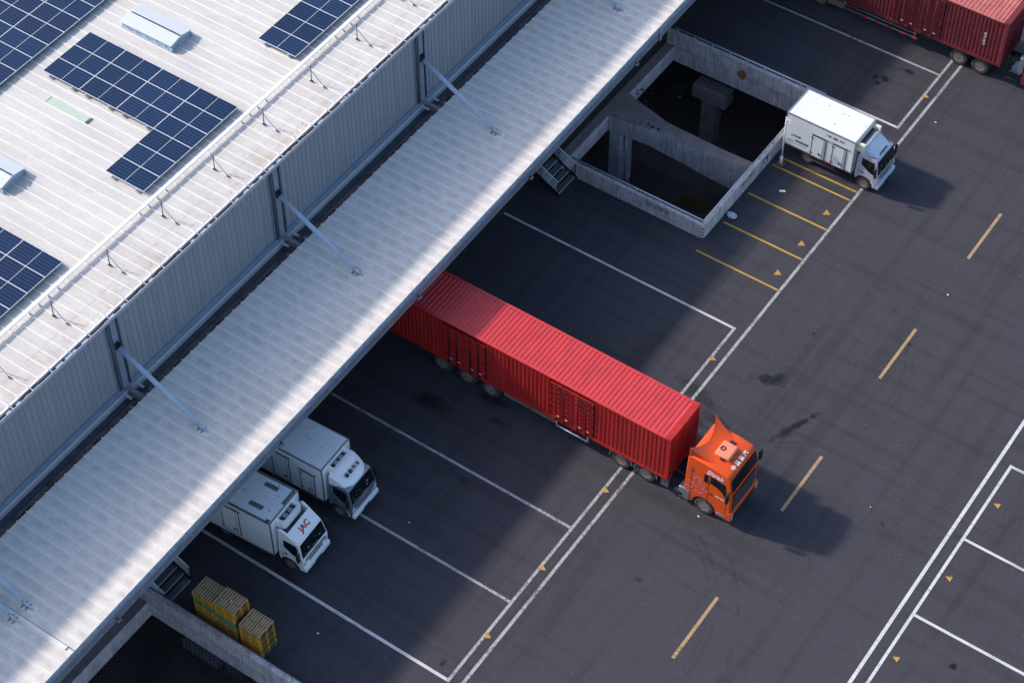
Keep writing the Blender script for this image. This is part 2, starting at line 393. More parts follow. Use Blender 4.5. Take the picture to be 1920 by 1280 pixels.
MT['shadewood'] = M('gap_shade_wood', (.05, .038, .026), .9, 0, .3, 6)  # shade inside the pallet gaps, painted as very dark wood
MT['pyellow'] = M('yellow_pallet_paint', (.80, .35, .015), .6, 0, .2, 5, (.22, .13, .03), .5, 5)
MT['pgreen'] = M('green_pallet_paint', (.03, .30, .20), .6, 0, .2, 5)
MT['bag'] = M('crumpled_white_plastic', (.55, .57, .62), .35, 0, .25, 14, bump=.8)
MT['paper'] = M('white_paper', (.8, .8, .8), .7)
MT['rust'] = M('rusty_patch', (.26, .12, .05), .9, 0, .4, 8)
MT['sign_blue'] = M('blue_sign_plate', (.02, .09, .22), .4)
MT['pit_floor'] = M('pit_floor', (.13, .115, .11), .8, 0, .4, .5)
MT['brace'] = M('dark_post_metal', (.09, .09, .10), .5, .5)
MT['tan_dim'] = M('dark_tan_marking', (.16, .10, .03), .8)  # dark tan, much duller than the yellow lines in the yard
MT['dock'] = M('shaded_dock_concrete', (.012, .012, .014), .8)  # near-black: the dark under the canopy is put into the colour
MT['treadm'] = M('worn_steel_tread', (.14, .15, .17), .6, .2, .2, 4)
MT['palecol'] = concrete('skylit_column_concrete', (.80, .80, .86), .15)  # paler, bluer concrete copy: sky light on the column painted in
MT['moss'] = M('dark_moss', (.03, .035, .025), .95, 0, .4, 10)

# ------------------------------------------------------------------ ground with its two pit openings
P1 = (-40.5, -31.95, 62.5, 73.75); P2 = (-40.5, -27.5, 12.0, 30.75)
def sheet(name, z, mat, X, Y, holes):
    b = MB()
    for i in range(len(X)-1):
        for j in range(len(Y)-1):
            cx, cy = (X[i]+X[i+1])/2, (Y[j]+Y[j+1])/2
            if any(h[0] < cx < h[1] and h[2] < cy < h[3] for h in holes): continue
            b.poly([(X[i], Y[j], z), (X[i+1], Y[j], z), (X[i+1], Y[j+1], z), (X[i], Y[j+1], z)])
    return struct(b.build(name, mat))
sheet('asphalt_ground', 0, MT['asphalt'], [-400, P1[0], P1[1], P2[1], 400], [-400, P2[2], P2[3], P1[2], P1[3], 500], (P1, P2))
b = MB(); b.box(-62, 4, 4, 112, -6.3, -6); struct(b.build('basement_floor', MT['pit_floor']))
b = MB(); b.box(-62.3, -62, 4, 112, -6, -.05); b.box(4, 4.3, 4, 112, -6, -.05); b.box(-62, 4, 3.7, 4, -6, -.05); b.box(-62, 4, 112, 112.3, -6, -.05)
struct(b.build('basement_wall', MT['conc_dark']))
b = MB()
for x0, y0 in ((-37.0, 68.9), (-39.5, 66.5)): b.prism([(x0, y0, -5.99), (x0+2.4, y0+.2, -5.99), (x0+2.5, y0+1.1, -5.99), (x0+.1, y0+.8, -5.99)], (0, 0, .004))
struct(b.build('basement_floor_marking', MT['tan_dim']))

# ------------------------------------------------------------------ painted markings
def line(b, x0, y0, x1, y1, wd, z=.004):
    d = Vector((x1-x0, y1-y0, 0)).normalized(); n = Vector((-d.y, d.x, 0))*wd/2; a = Vector((x0, y0, z)); c = Vector((x1, y1, z))
    b.poly([a-n, c-n, c+n, a+n])
b = MB()
line(b, -26.99, -20, -26.99, 68.75, .15); line(b, -26.99, 68.75, -26.99, 120, .15)
line(b, -27.58, 34.76, -27.58, 58.32, .14); line(b, -27.58, 74.8, -27.58, 120, .14)
for y, x0 in ((39.48, -41.3), (44.18, -41.3)): line(b, x0, y, -27.65, y, .13, .008)
for y, x0 in ((79.7, -41.3), ): line(b, x0, y, -27.65, y, .13, .008)
struct(b.build('bay_line_marking', MT['white_line']))
b = MB()
line(b, -41.3, 34.83, -27.65, 34.83, .15, .008); line(b, -41.3, 58.24, -27.65, 58.24, .13, .008); line(b, -33.0, 74.88, -27.65, 74.88, .13, .008)
line(b, -13.7, -20, -13.7, 120, .16); line(b, -13.08, -20, -13.08, 58.36, .14)
for y in (58.28, 53.5, 48.76, 44.05, 39.35): line(b, -13.01, y, 2, y, .14, .008)
struct(b.build('fresh_bay_line_marking', MT['fresh_line']))
b = MB()
for y, x0 in ((69.54, -31.3), (68.84, -31.6), (66.39, -31.6), (63.95, -31.6), (61.54, -31.72)): line(b, x0, y, -27.1, y, .11, .008)
def tri(x, y, d, h): b.poly([(x, y+h, .012), (x, y-h, .012), (x+d, y, .012)] if d > 0 else [(x, y-h, .012), (x, y+h, .012), (x+d, y, .012)])
for y in (46.75, 41.7, 37.53, 56.05, 77.82): tri(-27.58, y, .31, .17)
for y in (62.5, 64.85, 67.4): tri(-27.76, y, .34, .21)
for y in (55.98, 51.28, 46.4, 41.7): tri(-12.53, y, -.29, .15)
struct(b.build('yellow_bay_marking', MT['yellow_line']))
b = MB()
for k in range(-1, 6): line(b, -20.41, 41.08+9.19*k, -20.41, 44.75+9.19*k, .15)
struct(b.build('lane_dash_marking', MT['tan_line']))

# ------------------------------------------------------------------ warehouse
Y0, Y1 = 2.0, 112.0
ZR, ZC = 10.3, 6.0
JOINT = 24.86
wh = thing('warehouse', 'large warehouse with pale ribbed metal roof and a long loading canopy', 'warehouse', (-60, 50, 0))
WO = Vector((60, -50, 0))
def wpart(b, name, mats, parent=wh, **k):
    o = b.build(name, mats, **k); o.parent = parent
    if parent is wh: o.matrix_parent_inverse = Matrix.Translation(WO)
    return o
b = MB(); b.poly([(-95, Y0, ZR), (-45.68, Y0, ZR), (-45.68, Y1, ZR), (-95, Y1, ZR)])
b.box(-45.68, -45.6, Y0, Y1, ZR-.03, ZR+.012, 1)
n = int((Y1-Y0)/.575)
YR = 41.19 - .575*200
ribs = [YR+.575*i for i in range(500) if Y0 < YR+.575*i < Y1]
for y in ribs:
    x0, x1, z = -95, -45.66, ZR
    b.add([(x0, y-.03, z-.005), (x1, y-.03, z-.005), (x1, y-.014, z+.038), (x0, y-.014, z+.038), (x0, y+.014, z+.038), (x1, y+.014, z+.038), (x1, y+.03, z-.005), (x0, y+.03, z-.005)],
          [(0, 1, 2, 3), (3, 2, 5, 4), (4, 5, 6, 7), (1, 6, 5, 2)], 1)
wpart(b, 'roof', [MT['roof'], MT['rib']], fix=False)
# eave gutter
b = MB()
b.box(-45.60, -45.40, Y0, Y1, ZR-.16, ZR-.14, 1)
b.box(-45.62, -45.60, Y0, Y1, ZR-.16, ZR-.05, 0); b.box(-45.40, -45.37, Y0, Y1, ZR-.18, ZR+.01, 0)
for i, y in enumerate(ribs):
    if i % 2: b.box(-45.62, -45.37, y-.02, y+.02, ZR-.02, ZR+.012, 0)
random.seed(3)
for y in ribs:
    if random.random() < .85:
        a = random.uniform(.1, .4); b.box(-45.59, -45.41, y+a-.1, y+a+random.uniform(.05, .3), ZR-.135, ZR-.06, 0 if random.random() < .6 else 2)
wpart(b, 'eave_gutter', [MT['galv'], MT['gutter'], MT['mud']])
# wall
b = MB(); b.box(-95, -45.5, Y0, Y1, .02, ZR-.2)
y = Y0+.3
while y < Y1:
    b.add([(-45.5, y-.04, 5.7), (-45.5, y+.04, 5.7), (-45.5, y+.04, ZR-.2), (-45.5, y-.04, ZR-.2), (-45.462, y-.02, 5.7), (-45.462, y+.02, 5.7), (-45.462, y+.02, ZR-.2), (-45.462, y-.02, ZR-.2)],
          [(4, 5, 6, 7), (0, 4, 7, 3), (5, 1, 2, 6)]); y += .3
wpart(b, 'wall', MT['wall'])
# gutter between wall and canopy
b = MB()
b.add([(-45.47, Y0, 5.84), (-45.20, Y0, 5.80), (-45.20, Y1, 5.80), (-45.47, Y1, 5.84), (-45.47, Y0, 5.7), (-45.47, Y1, 5.7), (-45.20, Y0, 5.7), (-45.20, Y1, 5.7)], [(0, 1, 2, 3), (1, 6, 7, 2)], 0)
b.box(-45.20, -45.17, Y0, Y1, 5.45, 5.83, 1)
b.box(-45.17, -44.84, Y0, Y1, 5.42, 5.47, 2)
b.box(-44.84, -44.80, Y0, Y1, 5.42, 5.60, 2)
wpart(b, 'wall_gutter', [MT['wallflash'], MT['rib'], MT['gutter']])
b = MB(); b.box(-44.80, -44.40, Y0, Y1, 5.50, 5.56, 0)
random.seed(11)
y = Y0
while y < Y1:
    L = random.uniform(.7, 2.4); pts = []
    for i in range(9):
        t = i/8; pts.append((-44.42-(.20*math.sin(math.pi*t)**.5)*random.uniform(.8, 1.1), y+L*t, 5.562))
    b.poly([(-44.39, y, 5.562)]+pts+[(-44.39, y+L, 5.562)], 1); y += L+random.uniform(.5, 3.5)  # darkness of the holes painted as flat black patches
b.box(-44.40, -44.1, Y0, Y1, 5.3, 5.32, 1)  # black strip painted for the dark of the open gap
wpart(b, 'gutter_ledge', [MT['mud'], MT['black']], fix=False)

XO = lambda y: -38.25 - .0113*(y-36)
# canopy sheet with a gap at the expansion joint
b = MB()
for ya, yb in ((Y0, JOINT-.02), (JOINT+.02, Y1)):
    b.prism([(-44.23, ya, ZC-.05), (XO(ya), ya, ZC-.05), (XO(yb), yb, ZC-.05), (-44.23, yb, ZC-.05)], (0, 0, .05), 0)
for y in ribs:
    y += .12
    x0, x1, z = -44.26, XO(y)+.01, ZC
    b.add([(x0, y-.026, z-.005), (x1, y-.026, z-.005), (x1, y-.017, z+.045), (x0, y-.017, z+.045), (x0, y+.017, z+.045), (x1, y+.017, z+.045), (x1, y+.026, z-.005), (x0, y+.026, z-.005)],
          [(0, 1, 2, 3), (3, 2, 5, 4), (4, 5, 6, 7), (1, 6, 5, 2), (0, 3, 4, 7)], 1)
cn = wpart(b, 'canopy', [MT['canopy'], MT['crib']], fix=False)
def cpart(b, name, mats, **k):
    o = b.build(name, mats, **k); o.parent = cn; return o
b = MB(); b.box(-44.2, -38.45, JOINT-.20, JOINT-.025, ZC+.0, ZC+.05)
cpart(b, 'joint_flashing', MT['rib'])
def strip(b, d0, d1, z0, z1, m=0):
    b.add([(XO(y)+d, y, z) for y in (Y0, Y1) for d, z in ((d0, z0), (d1, z0), (d1, z1), (d0, z1))],
          [(3, 2, 1, 0), (4, 5, 6, 7), (0, 1, 5, 4), (1, 2, 6, 5), (2, 3, 7, 6), (3, 0, 4, 7)], m)
b = MB(); strip(b, .0, .02, ZC-.1, ZC+.012, 0); strip(b, .02, .055, ZC-.12, ZC-.09, 1); strip(b, .055, .07, ZC-.12, ZC-.01, 0); strip(b, .07, .10, ZC-.14, ZC-.11, 1); strip(b, .10, .115, ZC-.2, ZC-.05, 0)
cpart(b, 'canopy_gutter', [MT['flash'], MT['gutter']])
b = MB(); strip(b, .07, .11, ZC-.60, ZC-.203, 0); strip(b, .0, .125, ZC-.63, ZC-.60, 1)
y = Y0
while y < Y1:
    b.box(XO(y)+.108, XO(y)+.117, y, y+.02, ZC-.58, ZC-.22, 1); y += .62
cpart(b, 'fascia', [MT['fascia'], MT['flash']])
# beams under the canopy
b = MB()
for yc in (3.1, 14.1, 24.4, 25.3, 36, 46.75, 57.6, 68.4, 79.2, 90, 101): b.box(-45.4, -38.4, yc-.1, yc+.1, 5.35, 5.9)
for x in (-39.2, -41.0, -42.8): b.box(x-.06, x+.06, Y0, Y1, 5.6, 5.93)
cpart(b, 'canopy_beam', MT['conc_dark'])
# dock platform beneath
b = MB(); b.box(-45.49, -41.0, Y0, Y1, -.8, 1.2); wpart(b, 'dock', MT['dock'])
# wall columns and struts
STR = [3.1, 14.1, 24.55, 25.3, 36.0, 46.75, 57.65, 68.45, 79.2, 90.0, 101.0]
b0 = MB()
def column(y):
    b = MB()
    b.box(-45.47, -45.36, y-.12, y+.18, 5.85, ZR-.2, 0)
    for s in (-.27, .33):
        b.tube((-45.40, y+s, 5.75), (-45.40, y+s, ZR-.15), .035, 10, 1)
        b.box(-45.47, -45.44, y+s-.13, y+s+.13, 5.85, ZR-.2, 2)
    for s in (-.36, .42): b.box(-45.14, -44.72, y+s-.05, y+s+.05, 5.80, 5.87, 3)
    for s in (-.6, .66): b.lathe_y((0, 0, 0), [(0, .0), (0, .0)], 3) if False else b.tube((-44.55, y+s, 5.565), (-44.55, y+s, 5.62), .09, 12, 2)
    return b
def strut(y):
    b = MB(); b.tube((-45.22, y, 8.55), (-41.25, y, 6.28), .115, 14, 0); o = wpart(b, 'strut', MT['steel_blue'])
    b = MB(); b.box(-45.38, -45.2, y-.10, y-.05, 8.45, 8.85); b.box(-45.38, -45.2, y+.05, y+.10, 8.45, 8.85); b.tube((-45.25, y-.12, 8.57), (-45.25, y+.12, 8.57), .05, 8)
    b.tube((-45.3, y, 8.60), (-45.1, y, 8.48), .06, 8)
    q = b.build('wall_bracket', MT['darkmetal']); q.parent = o
    b = MB(); b.tube((-41.27, y, 6.29), (-40.95, y, 6.10), .06, 8, 0); b.box(-41.3, -40.7, y-.02, y+.02, 6.0, 6.2, 0)
    for x in (-41.2, -40.98):
        b.box(x-.015, x+.015, y-.18, y+.18, 6.02, 6.09, 1)
    b.box(-41.4, -40.6, y-.2, y+.2, 6.001, 6.012, 2)
    q = b.build('foot_bracket', [MT['galv'], MT['trim'], MT['rib']]); q.parent = o
for y in STR:
    if y != 25.3 : wpart(column(y), 'wall_column', [MT['colgrey'], MT['gutter'], MT['fascia'], MT['galv']])
    strut(y)
# green translucent sheet in the roof
b = MB(); b.box(-57.0, -56.55, 44.1, 44.5, ZR+.004, ZR+.03, 1); b.box(-56.5, -54.15, 44.08, 44.46, ZR+.004, ZR+.03, 0); b.box(-54.1, -54.0, 44.05, 44.5, ZR+.004, ZR+.035, 2)
wpart(b, 'roof_light', [MT['green_sheet'], MT['roof'], MT['mud']])

# ------------------------------------------------------------------ things on the roof
def vent(name, label, x0, x1, y0, y1):
    t = thing(name, label, 'roof vent', ((x0+x1)/2, (y0+y1)/2, ZR), 0, 'smoke vents on the warehouse roof')
    L = (x1-x0)/2; W = (y1-y0)/2
    b = MB(); b.box(-L, L, -W, W, .0, .24); b.box(-L-.06, L+.06, -W-.06, W+.06, .0, .05)
    for k in range(5): b.cbox((-L+.35+k*(2*L-.7)/4, -W-.03, .2), (.08, .06, .06), 1)
    b.cbox((L+.05, -W, .1), (.1, .1, .2), 1); b.cbox((L+.05, W, .1), (.1, .1, .2), 1); b.cbox((L+.03, 0, .12), (.06, .5, .08), 1)
    b.build('curb', [MT['vent_blue'], MT['galv']], t, bevel=.01)
    for s in (-1, 1):
        b = MB(); ya, yb = s*.05, s*(W+.03)
        b.panel([(-L-.04, ya, .44), (L+.06, ya, .44), (L+.06, yb, .30), (-L-.04, yb, .30)], .05*(s))
        b.build('flap', MT['vent_glass'], t, bevel=.012)
    b = MB(); b.prism([(L+.02, -W, .24), (L+.02, W, .24), (L+.02, .03, .42), (L+.02, -.03, .42)], (-.04, 0, 0)); b.prism([(-L, -W, .24), (-L, W, .24), (-L, .03, .42), (-L, -.03, .42)], (.04, 0, 0))
    b.box(-L, L, -.03, .03, .24, .40)
    b.build('gable', MT['vent_blue'], t)
    return t
vent('roof_vent', 'white two flap smoke vent between the solar arrays near the top edge', -57.1, -54.05, 49.95, 51.35)
vent('roof_vent', 'white two flap smoke vent above the lower left solar array', -57.2, -54.15, 38.8, 40.25)

def panel_proto(parent, x, y):
    o = None
    b = MB(); L, W = 1.115, .534
    b.box(-L, L, -W, -W+.013, .0, .04); b.box(-L, L, W-.013, W, .0, .04); b.box(-L, -L+.013, -W+.013, W-.013, .0, .04); b.box(L-.013, L, -W+.013, W-.013, .0, .04); b.box(-.008, .008, -W+.013, W-.013, .0, .038)
    fr = b.build('solar_panel', MT['alu'], parent); fr.location = (x, y, 0)
    b = MB(); b.box(-L+.013, -.008, -W+.013, W-.013, .005, .032); b.box(.008, L-.013, -W+.013, W-.013, .005, .032)
    g = b.build('cell_glass', MT['solar'], fr); return fr, g
PF = None
def array(label, spots, x0, x1, ys):
    global PF
    cx = sum(s[0] for s in spots)/len(spots); cy = sum(s[1] for s in spots)/len(spots)
    t = thing('solar_array', label, 'solar panels', (cx, cy, ZR), 0, 'solar arrays on the warehouse roof')
    for (x, y) in spots:
        if PF is None:
            PF = panel_proto(t, x-cx, y-cy); PF[0].location.z = .2
        else:
            f = PF[0].copy(); col.objects.link(f); f.parent = t; f.location = (x-cx, y-cy, .2)
            g = PF[1].copy(); col.objects.link(g); g.parent = f
    b = MB()
    rows = sorted({round(s[1], 3) for s in spots}); colsx = sorted({round(s[0], 3) for s in spots})
    for x in colsx:
        yy = [s[1] for s in spots if abs(s[0]-x) < .01]
        for dx in (-.7, .7):
            b.box(x+dx-.03-cx, x+dx+.03-cx, min(yy)-.65-cy, max(yy)+.6-cy, .13, .18)
            y = min(yy)-.55
            while y < max(yy)+.6: b.cbox((x+dx-cx, y-cy, .09), (.08, .08, .1)); y += .575*2
    b.build('mounting_rail', MT['galv'], t)
PY = 1.0767; PX = 2.243
LX = [-57.9+PX*(i+.5) for i in range(4)]; LY = [42.2+PY*(i+.5) for i in range(6)]
array('L shaped solar array beside the white roof vent', [(x, y) for x in LX for y in LY if y > 45.4 or x > -51.2], 0, 0, 0)
array('narrow solar array one panel wide at the top of the picture', [(-50.0, 52.75+PY*(i+.5)) for i in range(14)], 0, 0, 0)
array('large solar array in the upper left corner', [(-58.87-PX*(j+.5), 38.25+PY*(i+.5)) for j in range(4) for i in range(16)], 0, 0, 0)
array('solar array at the left edge below the other roof vent', [(-49.02-PX*(j+.5), 37.14-PY*(i+.5)) for j in range(3) for i in range(9)], 0, 0, 0)

t = thing('cable_tray', 'long white cable tray raised above the roof edge', 'cable tray', (-48.36, 50, ZR))
b = MB(); b.box(-.09, .09, -48, 62, .20, .25)
for y in ribs[::1]:
    b.box(-.10, .10, y-50-.012, y-50+.012, .175, .2005, 1)
    if int(y*10) % 3 == 0: b.box(.07, .10, y-50-.02, y-50+.02, .05, .17, 1); b.cbox((.14, y-50, .075), (.1, .08, .04), 1)
b.build('tray', [MT['whitemetal'], MT['galv']], t)
t = thing('safety_line', 'thin cable strung between dark braced posts along the roof edge', 'safety line', (-47.36, 45, ZR))
for k in range(-6, 10):
    y = 41.69+3.45*k-45
    b = MB(); b.tube((-.03, y, .04), (0, y, .98), .022, 8); b.cbox((-.03, y, .06), (.16, .1, .03)); p = b.build('post', MT['brace'], t)
    b = MB(); b.tube((0, y, .72), (.72, y, .06), .014, 6); b.cbox((.74, y, .06), (.12, .08, .03)); b.build('brace', MT['brace'], p)
b = MB()
for z, x in ((.95, 0), (.5, 0)): b.tube((x, -25, z), (x, 35, z), .006, 4)
b.build('cable', MT['galv'], t)

# floodlights on the canopy edge
fl = None
LB = ['beside the near expansion joint, nearest the picture bottom', 'just above the two parked white box trucks', 'above the roof of the red container truck', 'above the grey steps by the concrete pit', 'at the far end, above the concrete ledge']
for i, y in enumerate((27.1, 37.6, 47.55, 56.6, 66.1)):
    lab = 'small floodlight on the canopy edge ' + LB[i]
    if fl is None:
        fl = thing('floodlight', lab, 'floodlight', (XO(y)+.12, y, ZC-.5), 0, 'floodlights along the canopy edge')
        b = MB(); b.box(0, .03, -.04, .04, -.02, .08); b.bar((.02, 0, .03), (.12, 0, -.02), .04, .02); b.build('arm', MT['darkmetal'], fl)
        b = MB(); b.cbox((.13, 0, -.04), (.10, .24, .06)); b.build('housing', MT['trim'], fl, bevel=.015)
    else: dup(fl, (XO(y)+.12, y, ZC-.5), 0, lab)

# ------------------------------------------------------------------ concrete pits
def rail(parent, pts, gap=1.15, z0=.9, z1=1.2):
    b = MB()
    for a, c in zip(pts, pts[1:]):
        a = Vector(a); c = Vector(c)
        b.tube((a.x, a.y, z1), (c.x, c.y, z1), .045, 8); L = (c-a).length; k = max(1, int(L/gap))
        for i in range(k+1):
            p = a.lerp(c, i/k); b.tube((p.x, p.y, z0-.01), (p.x, p.y, z1), .028, 6); b.cbox((p.x, p.y, z0+.012), (.12, .12, .02))
    return b.build('guard_rail', MT['galv'], parent)
pit = thing('concrete_pit', 'open concrete pit with parapets and cross beam beside the white truck', 'concrete pit', (-36, 68, 0), 0)
PO = Matrix.Translation((36, -68, 0))
def ppart(b, name, mats, T=PO, parent=pit, **k):
    o = b.build(name, mats, **k); o.parent = parent; o.matrix_parent_inverse = T; return o
b = MB(); b.box(-39.5, -31.83, 62.35, 62.53, 0, .9); b.box(-40.5, -31.95, 62.40, 62.50, -1.05, -.003); b.box(-39.5, -31.83, 62.34, 62.54, .9, .935)
w1 = ppart(b, 'side_parapet', [MT['conc']])
b = MB(); b.box(-32.03, -31.83, 62.535, 73.65, 0, .9); b.box(-32.0, -31.953, 62.53, 73.75, -1.05, -.003); b.box(-32.04, -31.82, 62.54, 73.66, .9, .935)
w2 = ppart(b, 'front_parapet', [MT['conc']])
b = MB(); b.box(-40.99, -31.83, 73.66, 73.88, 0, .88); b.box(-40.5, -31.95, 73.68, 73.75, -1.05, -.012); b.box(-40.99, -31.82, 73.655, 73.885, .88, .915)
for x in (-40.2, -38.0, -35.8, -33.6): b.box(x-.012, x+.012, 73.648, 73.66, 0, .88, 1)
for x in (-39.3, -36.2, -34.0): b.box(x-.012, x+.012, 73.668, 73.68, -1.05, 0, 1)
b.box(-40.5, -32.0, 73.64, 73.66, -.012, .012, 1)
w3 = ppart(b, 'far_parapet', [MT['conc'], MT['conc_dark']])
# cross beam: plan outline narrowing from the building outwards
near = [(-40.5, 67.1, -1.05), (-39.2, 67.26, -1.06), (-38.3, 67.46, -1.2), (-37.3, 67.6, -1.4), (-36.3, 67.7, -1.58), (-35.0, 67.74, -1.75), (-33.6, 67.80, -1.92), (-32.03, 67.84, -2.05)]
far = [(-32.03, 68.42, -2.05), (-34.2, 68.34, -1.85), (-36.9, 68.40, -1.5), (-37.7, 68.42, -1.3), (-38.5, 68.62, -1.15), (-39.7, 68.9, -1.05), (-40.5, 69.15, -1.05)]
b = MB(); o = near+far; n = len(o)
b.add([(x, y, z) for x, y, z in o]+[(x, y, .0) for x, y, z in o], [list(range(n))[::-1]]+[(i, (i+1) % n, n+(i+1) % n, n+i) for i in range(n)], 0)
b.add([(x, y, .003) for x, y, z in o], [list(range(n))], 1)
ppart(b, 'cross_beam', [MT['conc'], MT['conc_top']])
b = MB(); b.box(-40.995, -40.5, 62.5, 73.65, -.02, .02, 1); b.box(-40.52, -40.497, 62.5, 73.68, -1.05, -.02, 0)
ppart(b, 'building_ledge', [MT['conc'], MT['conc_top']])
r = rail(pit, [(-39.75, 62.44), (-31.93, 62.44), (-31.93, 69.3)]); r.matrix_parent_inverse = PO
b = MB()
for (x0, y0, x1, y1) in ((-31.93, 69.3, -31.93, 73.6),): b.tube((x0, y0, 1.2), (x1, y1, 1.2), .032, 8)
b.tube((-40.6, 73.77, 1.2), (-31.4, 73.77, 1.2), .05, 8); b.tube((-31.4, 73.77, 1.2), (-31.4, 73.77, .5), .032, 8)
for k in range(9): x = -40.4+k*1.08; b.tube((x, 73.77, .9), (x, 73.77, 1.2), .04, 6)
ppart(b, 'guard_rail', MT['galv'])
# hazard strip on the corner
b = MB()
for k in range(8): b.box(-31.97, -31.815, 62.335, 62.5, .03+k*.105, .03+k*.105+.105, k % 2) if False else b.add([(-31.93, 62.343, .03+k*.105), (-31.822, 62.343, .03+k*.105), (-31.822, 62.45, .03+k*.105), (-31.822, 62.45, .135+k*.105), (-31.822, 62.343, .135+k*.105), (-31.93, 62.343, .135+k*.105)], [(0, 1, 4, 5), (1, 2, 3, 4)], k % 2)
ppart(b, 'hazard_strip', [MT['black_txt'], MT['white_txt']])
# stencils and plates on the parapets
def rel(o, T, p): o.parent = p; o.matrix_parent_inverse = T
o = lettering('禁止停放', .34, MT['red_faded'], frame((-34.5, 62.346, .62), (1, 0, 0), (0, 0, 1)), 'stencil', depth=.002); rel(o, PO, pit)
o = lettering('禁止停车', .34, MT['red_faded'], frame((-31.826, 66.7, .62), (0, 1, 0), (0, 0, 1)), 'stencil', depth=.002); rel(o, PO, pit)
b = MB(); b.box(-31.826, -31.81, 68.2, 68.65, .42, .78); b.box(-31.81, -31.808, 68.28, 68.42, .5, .7, 1); ppart(b, 'sign_plate', [MT['sign_blue'], MT['white_txt']])
b = MB(); pts = []
random.seed(5)
for i in range(18):
    a = 2*math.pi*i/18; rr = random.uniform(.85, 1.1); pts.append((-36.25+.27*rr*math.cos(a), 73.645, .1+.34*rr*math.sin(a)*(1 if math.sin(a) > 0 else .9)))
b.prism(pts, (0, -.02, 0)); ppart(b, 'rust_patch', MT['rust'])
b = MB()
for k in range(26):
    x = random.gauss(-39.9, .5); y = random.gauss(69.0, .35); r_ = random.uniform(.03, .11)
    if x < -40.4: continue
    if k > 14: x = random.gauss(-38.2, .35); y = random.gauss(67.7, .12)
    b.tube((x, y, .0), (x, y, r_*.6), r_, 7, 0, r_*.3)
ppart(b, 'moss', MT['moss'])

pit2 = thing('concrete_pit', 'concrete pit with parapet behind the yellow pallet stacks', 'concrete pit', (-36, 25, 0))
PO2 = Matrix.Translation((36, -25, 0))
b = MB(); b.box(-40.99, -27.4, 30.62, 30.86, 0, .9); b.box(-40.5, -27.5, 30.66, 30.75, -1.05, -.003); b.box(-40.99, -27.4, 30.615, 30.865, .9, .93)
for x in (-39.6, -37.4, -35.2, -33.0): b.box(x-.012, x+.012, 30.61, 30.62, 0, .9, 1)
b.box(-40.5, -27.5, 30.61, 30.66, -.012, .012, 1)
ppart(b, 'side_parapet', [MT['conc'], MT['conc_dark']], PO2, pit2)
b = MB(); b.box(-40.995, -40.5, 12, 30.62, -.02, .02, 1); b.box(-40.52, -40.497, 12, 30.66, -1.05, -.02, 0); b.box(-27.5, -27.3, 12, 30.6, -1.05, .9, 0); b.box(-40.5, -27.3, 11.8, 12, -1.05, .9)
ppart(b, 'building_ledge', [MT['conc'], MT['conc_top']], PO2, pit2)
b = MB(); b.tube((-40.8, 30.74, 1.2), (-27.5, 30.74, 1.2), .028, 8)
for k in range(12): b.tube((-40.6+k*1.15, 30.74, .9), (-40.6+k*1.15, 30.74, 1.2), .026, 6)
ppart(b, 'guard_rail', MT['conc_dark'], PO2, pit2)

def net(P, label, z=-1.12):
    b = MB(); x0, x1, y0, y1 = P; g = .16
    k = x0
    def w(p, q):
        p = Vector(p); q = Vector(q); d = (q-p).normalized(); n = d.cross(Vector((0, 0, 1)))*.011
        b.add([p-n, p+n, p+Vector((0, 0, .016)), q-n, q+n, q+Vector((0, 0, .016))], [(0, 1, 4, 3), (1, 2, 5, 4), (2, 0, 3, 5)])
    # diagonal meshes in both directions
    import itertools
    W = x1-x0; H = y1-y0; s = g*1.414
    c = -H
    while c < W:
        xa = max(0, c); xb = min(W, c+H)
        if xb > xa+.01: w((x0+xa, y0+xa-c, z), (x0+xb, y0+xb-c, z))
        c += s
    c = 0
    while c < W+H:
        xa = max(0, c-H); xb = min(W, c)
        if xb > xa+.01: w((x0+xa, y0+c-xa, z), (x0+xb, y0+c-xb, z))
        c += s
    return tag(b.build('safety_net', MT['net'], fix=False), label, 'safety net', 'nets stretched under the pit openings')
net((-40.5, -31.95, 68.5, 73.7), 'black net stretched under the far pit opening behind the white truck')
net((-40.5, -31.95, 62.42, 69.5), 'black net hanging low inside the near pit opening under the cross beam', -5.0)
net((-40.5, -27.5, 12.0, 30.7), 'black net stretched in the pit behind the yellow pallets')
# columns in the pits
b = MB(); b.box(-40.42, -39.75, 67.2, 68.4, -6, -1.06); b.box(-39.75, -39.66, 67.3, 68.3, -6, -1.06, 1)
t = tag(b.build('concrete_column', [MT['palecol'], MT['palecol']]), 'square concrete column under the cross beam of the pit', 'column')
b = MB(); b.tube((-39.45, 67.35, -6), (-39.45, 67.35, -1.06), .07, 10); b.cbox((-39.5, 67.35, -2.2), (.3, .2, .05))
tag(b.build('drain_pipe', MT['galv']), 'grey drain pipe standing beside the concrete pit column', 'pipe')
t = thing('concrete_column', 'shaded column with a wide cap deep inside the far pit opening', 'column', (-38.15, 74.15, -6.4))
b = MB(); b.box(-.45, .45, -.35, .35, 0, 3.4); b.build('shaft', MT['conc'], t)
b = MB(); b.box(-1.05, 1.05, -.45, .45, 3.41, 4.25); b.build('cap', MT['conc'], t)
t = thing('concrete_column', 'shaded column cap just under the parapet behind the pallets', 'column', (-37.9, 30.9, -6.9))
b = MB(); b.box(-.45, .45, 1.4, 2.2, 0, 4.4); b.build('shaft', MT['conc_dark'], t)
b = MB(); b.box(-1.0, 1.0, -.25, 2.2, 4.7, 5.3); b.build('cap', MT['conc_dark'], t)
